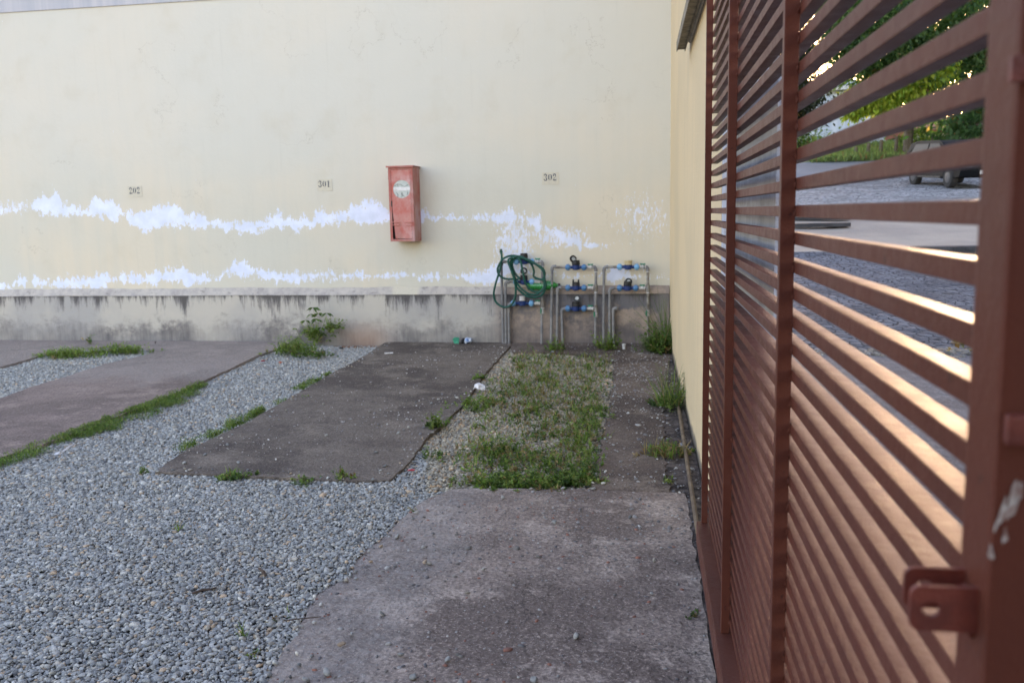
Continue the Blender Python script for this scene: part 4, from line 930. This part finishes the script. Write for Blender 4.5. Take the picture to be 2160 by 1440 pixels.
def rack(label, lefts, rx, rtop, rbot, meters, inlet, mat='pvc'):
    e = empty('meter_rack', W(lefts[0][0], 722), label, 'meter rack', 'water meter racks on the plinth')
    mt = M[mat]; z0 = 0.0
    def foot(px): p = W(px, 700); return np.array([p[0], p[1], -.02])
    for (pxt, pyt, pxb) in lefts:
        t = W(pxt, pyt); q = MB(); q.tube([foot(pxb), t - UPV * PR * 2], PR, 12); q.build('pipe', M['pvc'], e); elbow(e, t, -UPV, XD, PR, M['pvc'])
    t = W(rx, rtop); q = MB(); q.tube([foot(rbot), t - UPV * PR * 2], PR, 12); q.build('pipe', M['pvcdirty'] if mat != 'pvc' else M['pvc'], e); elbow(e, t, -UPV, -XD, PR, M['pvc'])
    for k, (y, xl, xr, nuts, cap, lid) in enumerate(meters):
        meter(e, xl, xr, y, nuts, cap, lid)
        q = MB(); q.tube([W(lefts[k][0], y) + XD * .028, W(xl, y) - XD * .02], PR * .9, 12); q.build('pipe', M['pvcdirty'], e)
        q = MB(); q.tube([W(xr, y) + XD * .02, W(rx, y)], PR * .9, 12); q.build('pipe', M['pvc'], e)
        valve(e, (xr + rx) / 2 + 1, y)
        if k:
            q = MB(); c = W(rx, y); q.tube([c - UPV * .034, c - UPV * .028, c + UPV * .028, c + UPV * .034], [PR * 1.45, PR * 1.3, PR * 1.3, PR * 1.45], 12); q.build('tee', M['pvcdirty'], e)
        q = MB(); c = W(rx, y); off_ = .045
        q.tube([c - UPV * (off_ + .003), c - UPV * (off_ - .003)], PR * 1.3, 12); q.build('white_ring', M['white'], e)
    valve(e, rx, inlet, True)
    if len(lefts) > len(meters):
        pass
    return e
rack('leftmost water meter rack, draped in a green hose', [(1057.5, 552, 1061), (1066, 595, 1067), (1073, 640, 1073.5)], 1144.5, 552, 1142, [(552, 1089, 1122, 'nut', 'tallblack', None), (594.5, 1088, 1122, 'nut', 'black', (1105, 571.5, .2, True)), (639.7, 1083, 1121, 'nut', 'white', None)], 655)
rack('middle water meter rack with three capped meters, lids open', [(1164.4, 562, 1162), (1176, 606, 1174.5), (1185, 651, 1187)], 1257, 563, 1255.8, [(563.8, 1198, 1232, 'nutdark', 'black', (1209, 546, .5, True)), (607, 1198, 1232, 'nutdark', 'notched', None), (650.8, 1198, 1232, 'nutdark', 'black', (1217.5, 629, -.15, True))], 662)
rack('rightmost water meter rack with two meters and one capped stub', [(1274, 563, 1273), (1286, 608, 1286), (1293.5, 650, 1294)], 1366.5, 563, 1367, [(563, 1307, 1343, 'nut', 'tan', None), (607.5, 1307, 1341, 'nutdark', 'black', (1326, 594, .05, True))], 660, 'pvcdirty')

# hose over the left rack
def Z7(x, y): return (1030 + x / 6.2625, 510 + y / 6.2625)
hz_pts = [(175,125,.16),(176,235,.165),(150,380,.175),(95,560,.18),(72,700,.175),(110,805,.17),(210,862,.17),(300,832,.175),(352,740,.185),(362,610,.19),(330,450,.195),(285,330,.195),(262,255,.19),(290,218,.18),(400,190,.175),(500,228,.18),(640,300,.185),(718,352,.185),(748,420,.18),(725,500,.16),(752,590,.17),(740,655,.18),(690,712,.185),(600,735,.185),(500,710,.185),(425,655,.185),(370,590,.18),(350,470,.17),(300,350,.165),(300,250,.165),(345,195,.165),(420,250,.175),(445,345,.205),(468,450,.21),(490,540,.205),(545,622,.20),(620,660,.195),(715,642,.19),(758,570,.18),(740,510,.165),(660,490,.15),(600,455,.15),(602,385,.15),(565,290,.155),(470,225,.16),(330,182,.17),(210,215,.175),(150,290,.175),(122,370,.175),(150,445,.17),(220,485,.165),(330,492,.165),(410,486,.165),(370,440,.155),(325,350,.155),(318,270,.155),(350,225,.16),(430,215,.17),(540,240,.175),(660,320,.18),(730,400,.19),(745,520,.19),(720,620,.19),(640,690,.195),(540,690,.19),(440,620,.185),(360,520,.18),(310,400,.175)]
P = [W(*Z7(a, b), c + .01) for a, b, c in hz_pts]
def spline(P, m=6):
    out = []; n_ = len(P)
    for i in range(n_ - 1):
        p0, p1, p2, p3 = P[max(i - 1, 0)], P[i], P[i + 1], P[min(i + 2, n_ - 1)]
        for t in np.linspace(0, 1, m, endpoint=False): out.append(.5 * ((2 * p1) + (-p0 + p2) * t + (2 * p0 - 5 * p1 + 4 * p2 - p3) * t * t + (-p0 + 3 * p1 - 3 * p2 + p3) * t ** 3))
    return out + [P[-1]]
hs = empty('garden_hose', P[0] - [0, 0, .8], 'dark green garden hose looped over the leftmost meter rack', 'hose')
q = MB(); q.tube(spline(P), .0108, 9); q.build('hose_tube', M['hose'], hs)
q = MB(); q.tube([P[0] + [-.004, 0, -.03], P[0] + [-.006, 0, .022]], [.010, .013], 10); q.tube([P[0] + [-.02, 0, -.005], P[0] + [.012, 0, -.005]], .006, 8); q.build('hose_connector', M['hose'], hs)
# green bottle lying behind the pipes
a, b = W(1112, 603, .095), W(1178, 601, .095); d = unit(b - a); L = np.linalg.norm(b - a)
bt = empty('green_bottle', a, 'green plastic bottle lying on its side behind the meter pipes', 'bottle')
q = MB(); prof = [(0, .028), (.01, .044), (.05, .046), (.09, .042), (.16, .046), (.20, .047), (.245, .042), (.285, .022), (.297, .014), (.31, .013)]
q.tube([a + d * (t * L / .31) for t, _ in prof], [r_ for _, r_ in prof], 20); q.build('bottle_body', M['pet'], bt)
q = MB(); q.tube([b - d * .004, b + d * .018], .016, 14); q.build('bottle_cap', M['black'], bt)

# ------------------------------------------------------------------ the street beyond the gate
PROF = [(-30, -.02), (0, -.02), (8.4, -.02), (9.0, .02), (15, .50), (15.3, .58), (20, .97), (24, 1.24), (34.5, 1.87), (37, 2.05), (41, 2.55), (47, 3.42), (60, 5.0), (90, 6.5), (1200, 12)]
def pz(y): return np.interp(y, [a for a, _ in PROF], [b for _, b in PROF])
def street(name, y0, y1, mat, x0=WX0 + .02, x1=70, ny=40, nx=60, rough=.01, dz=0):
    ys = np.linspace(y0, y1, ny); xs = x0 + (x1 - x0) * np.linspace(0, 1, nx) ** 2
    X, Y = np.meshgrid(xs, ys); Zz = pz(Y) + rough * wob(X.ravel(), Y.ravel(), 1.2).reshape(X.shape) * np.minimum(1, np.minimum(Y - y0, y1 - Y) * 2) + dz
    V = np.stack([X, Y, Zz], -1).reshape(-1, 3); idx = np.arange(ny * nx).reshape(ny, nx)
    Fc = np.stack([idx[:-1, :-1], idx[:-1, 1:], idx[1:, 1:], idx[1:, :-1]], -1).reshape(-1, 4)
    return tag(fast(name, V, Fc, mat), kind='structure')
M['pave'] = concrete('pavement_concrete', (.105, .115, .135), (.135, .145, .165), (.075, .08, .095), (.18, .19, .21), .2)
def cobble(name, a, b, sc, bd, rough=.55):
    n = N(name); v = n.vor(sc, feat='F1'); cc = n.vor(sc, out='Color'); nn2 = n.noise(1.2, 5)
    sp_ = n.new('ShaderNodeSeparateColor'); n.L(cc, sp_.inputs[0])
    c = n.mix(sp_.outputs[0], a, b); c = n.mix(n.ramp(n.vor(sc, feat='DISTANCE_TO_EDGE'), .02, .10, 1, 0), c, tuple(q * .3 for q in a)); c = n.mix(n.math('MULTIPLY', n.ramp(nn2, .45, .65), .6), c, tuple(q * .5 for q in a))
    n.bump(n.math('ADD', n.math('MULTIPLY', v, -1.0), n.math('MULTIPLY', n.noise(sc * 3, 4), .5)), bd, 1); return n.out(c, .95, .08)
M['cob1'] = cobble('rough_wet_stone', (.11, .125, .15), (.17, .185, .21), 9, .05, .5)
M['cob2'] = cobble('pale_cobbles', (.24, .25, .26), (.36, .36, .36), 4.5, .08, .7)
M['dirt'] = simple('tan_dirt', (.27, .24, .21), (.34, .30, .25), .8, .97, .02, 12, .08)
M['road'] = simple('asphalt_far', (.16, .17, .19), (.20, .21, .23), .5, .97, spec=.08)
M['grassg'] = simple('grass_ground', (.06, .11, .03), (.10, .15, .045), .6, .9, .05, 6)
street('pavement', -30, 8.5, M['pave'], nx=40, ny=60, rough=.0)
street('cobbled_slope', 8.5, 15.3, M['cob1'], ny=90, nx=120, rough=.03)
street('dirt_verge', 15.3, 24, M['dirt'], rough=.03)
street('cobbled_street', 24, 41, M['cob2'], rough=.06)
street('road', 41, 48, M['road'])
street('grass_field', 48, 1200, M['grassg'], x0=-400, x1=900, rough=.3)
g = Green(); n_ = 26000; x = RNG.uniform(4, 24, n_); y = 47.5 + 14 * RNG.uniform(0, 1, n_) ** 1.5; left = 8.6; k = x > left + (y - 47.5) * .1; x, y = x[k], y[k]; n_ = len(x)
D = RNG.normal(0, .35, (n_, 3)); D[:, 2] = 1; g.leaves(np.column_stack([x, y, pz(y)]), D, RNG.uniform(.12, .5, n_), RNG.uniform(.02, .05, n_), gcol(n_, .12, np.array([(.13, .20, .08), (.18, .25, .10), (.10, .15, .06)])))
tag(g.build('tall_grass', mat=M['leaf']), 'tall green grass on the bank across the street', 'grass', kind='stuff')
# rubble on the pavement edge and the dark culvert edge
P = np.array([at(RNG.uniform(1690, 2075), RNG.uniform(738, 770), 8.4) for _ in range(260)]); P[:, 2] = pz(P[:, 1]) + .0; P[:, 1] += RNG.normal(0, .12, len(P)); P = P[(RNG.uniform(size=len(P)) < .35) | (P[:, 0] > 2.5)]
tag(stones('rubble', P, RNG.uniform(.02, .06, len(P)), 1, stone_cols(len(P)) * .55), 'broken dark rubble along the pavement edge beyond the gate', 'rubble', kind='stuff')
g = Green(); p = at(2046, 745, 8.4); weeds(g, p[0], 8.4, .25, 120, .25, .06, .8, z=0.0); g.build('foliage', empty('dry_weed', (p[0], 8.4, 0), 'dry yellow weed in the rubble beyond the gate', 'weed'))
def boxthing(name, c, d, mat, label, cat, rz=0, bev=.01, group=None):
    R = np.array([[math.cos(rz), -math.sin(rz), 0], [math.sin(rz), math.cos(rz), 0], [0, 0, 1]]); q = MB(); q.box(c, d, R, bev); return tag(q.build(name, mat), label, cat, group)
M['darkstone'] = simple('dark_wet_stone', (.03, .032, .036), (.05, .052, .058), 4, .7, .02, 20)
c = at(2090, 530, 15.2); boxthing('kerb_stone', (c[0] + .1, 15.15, .52), (2.6, .35, .26), M['darkstone'], 'long dark kerb stone at the top of the rough slope', 'kerb', bev=.05)
c = at(1715, 484, 19); boxthing('paving_plank', (c[0] - .3, 19, pz(19) + .05), (2.0, .35, .08), M['darkstone'], 'long dark plank lying on the dirt verge', 'plank', .05)
c = at(1705, 474, 20.5); boxthing('paving_plank', (c[0], 20.5, pz(20.5) + .05), (1.7, .3, .08), M['darkstone'], 'shorter dark plank behind the long one on the verge', 'plank', .03)
# far fence posts
for i, (px, t_, b_) in enumerate([(1804, 310, 330), (1830.6, 302, 330), (1857, 295, 326), (1889, 288, 322), (1907, 280, 322), (1966, 281, 318)]):
    c = at(px, b_, 50.5); z0 = pz(50.5) - .2; zt = at(px, t_, 50.5)[2]; q = MB(); q.tube([(c[0], 50.5, z0), (c[0] + .03, 50.5, zt)], [.10, .085], 8)
    tag(q.build('fence_post', M['bark']), ['leftmost', 'second', 'third', 'fourth', 'fifth', 'sixth and rightmost'][i] + ' wooden fence post in the tall grass, counted from the left', 'post', 'fence posts on the grass bank')
# far buildings
c0_, c1_ = at(1600, 300, 66), at(1890, 300, 66); zt = at(1700, 196, 66)[2]
e = empty('warehouse', ((c0_[0] + c1_[0]) / 2, 66, pz(66)), 'large pale blue white metal building beyond the grass', 'building')
n = N('ribbed_white_cladding'); n.out(n.mix(n.ramp(n.noise(1, 2, .5, n.mapv((1.8, .01, .02))), .4, .6), (.62, .68, .76), (.50, .58, .68)), .6); q = MB()
xs = np.arange(c0_[0], c1_[0], .5)
V = []; 
for i, x_ in enumerate(xs): V += [(x_, 66 - (.06 if i % 2 else 0), pz(66) - 1), (x_, 66 - (.06 if i % 2 else 0), zt)]
q.add(V, [(2 * i, 2 * i + 2, 2 * i + 3, 2 * i + 1) for i in range(len(xs) - 1)]); q.box(((c0_[0] + c1_[0]) / 2, 71, (pz(66) + zt) / 2 - .1), (c1_[0] - c0_[0], 9.9, zt - pz(66) + 1.6)); q.build('wall', n.m, e)
q = MB(); q.box(((c0_[0] + c1_[0]) / 2, 71, zt + .2), (c1_[0] - c0_[0] + .6, 11, .25)); q.build('roof', M['white'], e)
c0_, c1_ = at(1935, 300, 60), at(2400, 300, 60); zt = at(1990, 272, 60)[2]
M['rooftile'] = simple('red_roof_tile', (.35, .12, .07), (.25, .09, .06), 3, .8, .05, 8)
e = empty('white_house', ((c0_[0] + c1_[0]) / 2, 60, pz(60)), 'low white house with a red tiled roof beyond the parked car', 'house')
q = MB(); q.box(((c0_[0] + c1_[0]) / 2, 64, (pz(60) + zt) / 2 - .3), (c1_[0] - c0_[0], 8, zt - pz(60) + .6)); q.build('wall', simple('white_render', (.66, .68, .70), (.58, .60, .62), 1, .8), e)
q = MB(); xm0, xm1 = c0_[0] - .4, c1_[0] + .4; q.add([(xm0, 59.5, zt - .05), (xm1, 59.5, zt - .05), (xm1, 64, zt + 1.1), (xm0, 64, zt + 1.1), (xm0, 68.5, zt - .05), (xm1, 68.5, zt - .05), (xm0, 59.5, zt - .2), (xm1, 59.5, zt - .2), (xm1, 68.5, zt - .2), (xm0, 68.5, zt - .2)], [(0, 1, 2, 3), (3, 2, 5, 4), (0, 6, 7, 1), (4, 5, 8, 9), (0, 3, 4, 9, 6), (1, 7, 8, 5, 2), (6, 9, 8, 7)]); q.build('roof', M['rooftile'], e)
for xw in (c0_[0] + 1.2, c0_[0] + 4.2):
    q = MB(); q.box((xw, 59.98, zt - .9), (1.0, .08, .9)); q.build('window', M['black'], e)

# trees
def tree(label, Y, trunk, blobs, nleaf, leaf, pal, r0=.2, r1=.1, droop=.4, name='tree', hole=None, limbs=True, seed=0, trans='treeleaf', low=None):
    base = np.array(trunk[0]); e = empty(name, base, label, 'tree'); q = MB(); q.tube(trunk, list(np.linspace(r0, r1, len(trunk))), 9)
    B = [(at(px, py, Y + dy), rr * Y / F, ry * Y / F) for px, py, dy, rr, ry in blobs]
    if limbs:
        top = np.array(trunk[-1])
        for c, rx, rz in B: mid = (top + c) / 2 + RNG.normal(0, .2, 3); q.tube([top - [0, 0, .2], mid, c], [r1 * .8, r1 * .45, r1 * .15], 6)
    q.build('trunk', M['bark'], e); g = Green(); tot = sum(r * z for _, r, z in B)
    for c, rx, rz in B:
        n = int(nleaf * rx * rz / tot); nc = max(6, n // 45)
        d = RNG.normal(size=(nc, 3)); d /= np.linalg.norm(d, axis=1, keepdims=True); cc = c + d * (RNG.uniform(.25, 1, nc) ** .45)[:, None] * [rx, rx, rz]
        k = RNG.integers(0, nc, n); P = cc[k] + RNG.normal(0, 1, (n, 3)) * [leaf * 1.9, leaf * 1.9, leaf * 1.7]
        if hole is not None:
            X_, Y_, _ = proj(P); kk = np.ones(len(P), bool)
            for hx, hy, hrx, hry in hole: kk &= ((X_ - hx) / hrx) ** 2 + ((Y_ - hy) / hry) ** 2 > RNG.uniform(.75, 1.2, len(P))
            P = P[kk]
        D = RNG.normal(0, .7, P.shape); D[:, 2] -= droop
        g.leaves(P, D, leaf * RNG.uniform(.6, 1.4, len(P)), leaf * .27 * RNG.uniform(.6, 1.3, len(P)), gcol(len(P), .02, pal))
    g.build('crown', e, M[trans])
    if low:
        g = Green()
        for px, py, rx_, ry_ in low:
            c = at(px, py, Y); n = int(2300 * rx_ * ry_ / 1200); P = c + RNG.normal(0, .5, (n, 3)) * [rx_ * Y / F, rx_ * Y / F, ry_ * Y / F]; D = RNG.normal(0, .5, P.shape); D[:, 2] -= .8
            g.leaves(P, D, leaf * RNG.uniform(.6, 1.4, n), leaf * .27 * RNG.uniform(.6, 1.3, n), gcol(n, .0, np.array([(.22, .30, .03), (.16, .26, .04), (.30, .34, .05)])))  # sunlight on the hanging leaves is put into this brighter palette
        g.build('sun_tinted_leaves', e, M[trans])
    return e
TP = np.array([(.045, .10, .04), (.065, .13, .045), (.035, .08, .035), (.09, .15, .05)])
b0 = at(1914, 322, 50); z0 = pz(50)
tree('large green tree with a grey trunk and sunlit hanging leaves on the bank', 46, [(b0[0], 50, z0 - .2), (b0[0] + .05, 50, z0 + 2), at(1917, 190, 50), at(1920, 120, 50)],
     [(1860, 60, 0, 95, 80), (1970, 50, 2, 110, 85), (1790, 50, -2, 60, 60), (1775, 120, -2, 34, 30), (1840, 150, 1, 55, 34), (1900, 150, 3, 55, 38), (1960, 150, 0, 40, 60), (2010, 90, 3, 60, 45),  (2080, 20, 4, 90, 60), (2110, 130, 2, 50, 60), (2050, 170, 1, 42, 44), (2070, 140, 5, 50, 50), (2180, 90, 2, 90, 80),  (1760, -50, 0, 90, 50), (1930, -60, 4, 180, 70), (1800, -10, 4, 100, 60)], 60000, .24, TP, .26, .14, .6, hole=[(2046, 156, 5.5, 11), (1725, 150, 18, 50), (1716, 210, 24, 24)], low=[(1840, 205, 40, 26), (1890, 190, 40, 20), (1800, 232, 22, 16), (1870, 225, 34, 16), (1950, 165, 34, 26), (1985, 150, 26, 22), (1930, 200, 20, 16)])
b0 = at(2120, 330, 48)
tree('dark tree with low hanging leaves above the parked car', 48, [(b0[0], 49, pz(49) - .2), (b0[0] + .1, 49, pz(49) + 1.5), at(2118, 250, 48)],
     [(2030, 268, -2, 42, 16), (2075, 255, 0, 50, 28), (2130, 225, 1, 70, 40), (2000, 258, -2, 22, 9), (2180, 160, 2, 60, 60), (2230, 240, 2, 80, 60), (2300, 180, 3, 90, 80)], 16000, .32, TP[[0, 2]], .2, .12, .8)
for k_, (px_t, lb_) in enumerate([(2480, 'rounded tree further right along the bank'), (2840, 'broad tree furthest right along the bank')]):
    b0 = at(px_t, 330, 48); tree(lb_, 48, [(b0[0], 49, pz(49) - .2), (b0[0] + .1, 49, pz(49) + 1.5), tuple(at(px_t, 220, 48))], [(px_t, 120, 0, 150, 120), (px_t - 90, 220, 2, 120, 70), (px_t + 100, 210, 0, 130, 80), (px_t, 0, 1, 120, 90)], 14000, .42, TP, .25, .14, .6)
b0 = at(1641, 467, 20)
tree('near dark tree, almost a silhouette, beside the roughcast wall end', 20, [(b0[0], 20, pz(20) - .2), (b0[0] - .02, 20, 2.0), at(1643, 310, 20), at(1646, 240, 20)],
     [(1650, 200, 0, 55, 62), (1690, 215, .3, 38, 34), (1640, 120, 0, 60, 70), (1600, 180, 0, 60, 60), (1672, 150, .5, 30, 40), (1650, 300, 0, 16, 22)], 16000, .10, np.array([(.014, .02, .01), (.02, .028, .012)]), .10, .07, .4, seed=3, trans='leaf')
# bushes along the bank
for i, (px, Y, w_, h_, lb) in enumerate([(1700, 58, 2.2, 1.3, 'dark green bush before the pale metal building'), (1935, 53, 1.6, 2.6, 'upright green shrub beside the big tree trunk')]):
    c = at(px, 300, Y); e = empty('shrub', (c[0], Y, pz(Y)), lb, 'shrub'); g = Green(); n_ = 900
    P = np.array([c[0], Y, pz(Y)]) + np.abs(RNG.normal(0, 1, (n_, 3))) * [0, 0, h_ * .5] + RNG.normal(0, 1, (n_, 3)) * [w_ * .35, w_ * .3, 0]
    D = RNG.normal(0, .7, (n_, 3)); D[:, 2] += .4; g.leaves(P, D, RNG.uniform(.15, .4, n_), RNG.uniform(.04, .09, n_), gcol(n_, .02)); g.build('foliage', e)

# parked dark car
def car():
    Y = 36.0; fr = at(1998, 392, 34.5); re = at(1932, 388, 37.1); cx, cy = (fr[0] + re[0]) / 2, (34.5 + 37.1) / 2; hd = math.atan2(34.5 - 37.1, fr[0] - re[0])
    slope = math.atan2(pz(37.1) - pz(34.5), 2.9)
    # side visible to the camera is the car's right side; the wheel midpoint lies on that side
    Rz = Matrix.Rotation(hd, 4, 'Z') @ Matrix.Rotation(slope * .9, 4, 'Y'); e = empty('parked_car', (cx, cy, pz(cy)), 'dark parked car on the cobbles facing right, beyond the gate', 'car')
    T = np.array(Matrix.Translation((cx, cy, float(pz(cy)))) @ Rz) ; side = .82
    def L(p): p = np.asarray(p, float) + [0, side, 0]; return p @ T[:3, :3].T + T[:3, 3]
    body = [(2.35, .42), (2.42, .62), (2.40, .88), (2.25, 1.02), (1.25, 1.12), (.55, 1.60), (.2, 1.68), (-1.5, 1.68), (-2.1, 1.58), (-2.35, 1.05), (-2.42, .75), (-2.38, .40)]
    low = [(-1.85, .36)] + [(-1.42 + .42 * math.cos(a), .38 + .42 * math.sin(a)) for a in np.linspace(math.pi, 0, 9)] + [(-.95, .32), (1.0, .32)] + [(1.48 + .42 * math.cos(a), .38 + .42 * math.sin(a)) for a in np.linspace(math.pi, 0, 9)] + [(1.95, .36)]
    out = body + low; q = MB(); n = len(out); V = []
    def hw(z): return .90 if z < 1.0 else .90 - (z - 1.0) * .22
    for y_s, k_ in ((-1, 1.0), (1, 1.0)):
        for x, z in out: V.append(L((x * (.985 if abs(x) > 2.2 else 1), y_s * hw(z), z)))
    q.add(V, [tuple(range(n)), tuple(range(2 * n - 1, n - 1, -1))] + [(i, n + i, n + (i + 1) % n, (i + 1) % n) for i in range(n)])
    pm = simple('dark_car_paint', (.007, .008, .010), (.010, .011, .013), 2, .5, spec=.05); bo = q.build('body', pm, e)
    gm = N('car_glass'); gm.out((.01, .013, .015), .35, .08); gm = gm.m
    def panel(name, pts, mat, par=e):
        q = MB(); P = np.array([L(p) for p in pts]); c = P.mean(0); nrm = unit(np.cross(P[1] - P[0], P[2] - P[0])); m_ = len(P)
        q.add(np.vstack([P - nrm * .008, P + nrm * .008]), [tuple(range(m_)), tuple(range(2 * m_ - 1, m_ - 1, -1))] + [(i, m_ + i, m_ + (i + 1) % m_, (i + 1) % m_) for i in range(m_)]); return q.build(name, mat, par)
    panel('windscreen', [(1.16, -.80, 1.17), (1.16, .80, 1.17), (.58, .70, 1.58), (.58, -.70, 1.58)], gm)
    for s_ in (-1, 1):
        panel('side_window', [(.95, s_ * .885, 1.17), (.42, s_ * .79, 1.56), (-.35, s_ * .79, 1.56), (-.35, s_ * .885, 1.17)], gm)
        panel('side_window', [(-.45, s_ * .885, 1.17), (-.45, s_ * .79, 1.56), (-1.6, s_ * .79, 1.56), (-1.85, s_ * .885, 1.17)], gm)
        q = MB(); q.box(L((2.36, s_ * .68, .82)), (.14, .34, .18), T[:3, :3], .03); q.build('headlight', M['grey'], e)
        q = MB(); q.box(L((.95, s_ * 1.0, 1.18)), (.14, .2, .14), T[:3, :3], .03); q.build('mirror', pm, e)
        q = MB(); q.box(L((.0, s_ * .90, .36)), (1.9, .10, .07), T[:3, :3], .02); q.build('side_step', M['black'], e)
    q = MB(); q.box(L((2.415, 0, .55)), (.03, .46, .13), T[:3, :3]); q.build('number_plate', M['white'], e)
    q = MB(); q.box(L((2.40, 0, .80)), (.05, .95, .16), T[:3, :3], .01); q.build('grille', M['black'], e)
    rimm = simple('dull_rim', (.06, .06, .065), (.09, .09, .095), 10, .5)
    tm = simple('tyre', (.02, .02, .02), (.035, .035, .035), 10, .85)
    for wx in (1.48, -1.42):
        for s_ in (-1, 1):
            q = MB(); q.tube([L((wx, s_ * .92, .37)), L((wx, s_ * .88, .37)), L((wx, s_ * .70, .37))], [.34, .37, .37], 24); wv = q.build('wheel', tm, e)
            q = MB(); q.tube([L((wx, s_ * .935, .37)), L((wx, s_ * .915, .37))], [.10, .23], 20); q.build('rim', rimm, wv)
car()
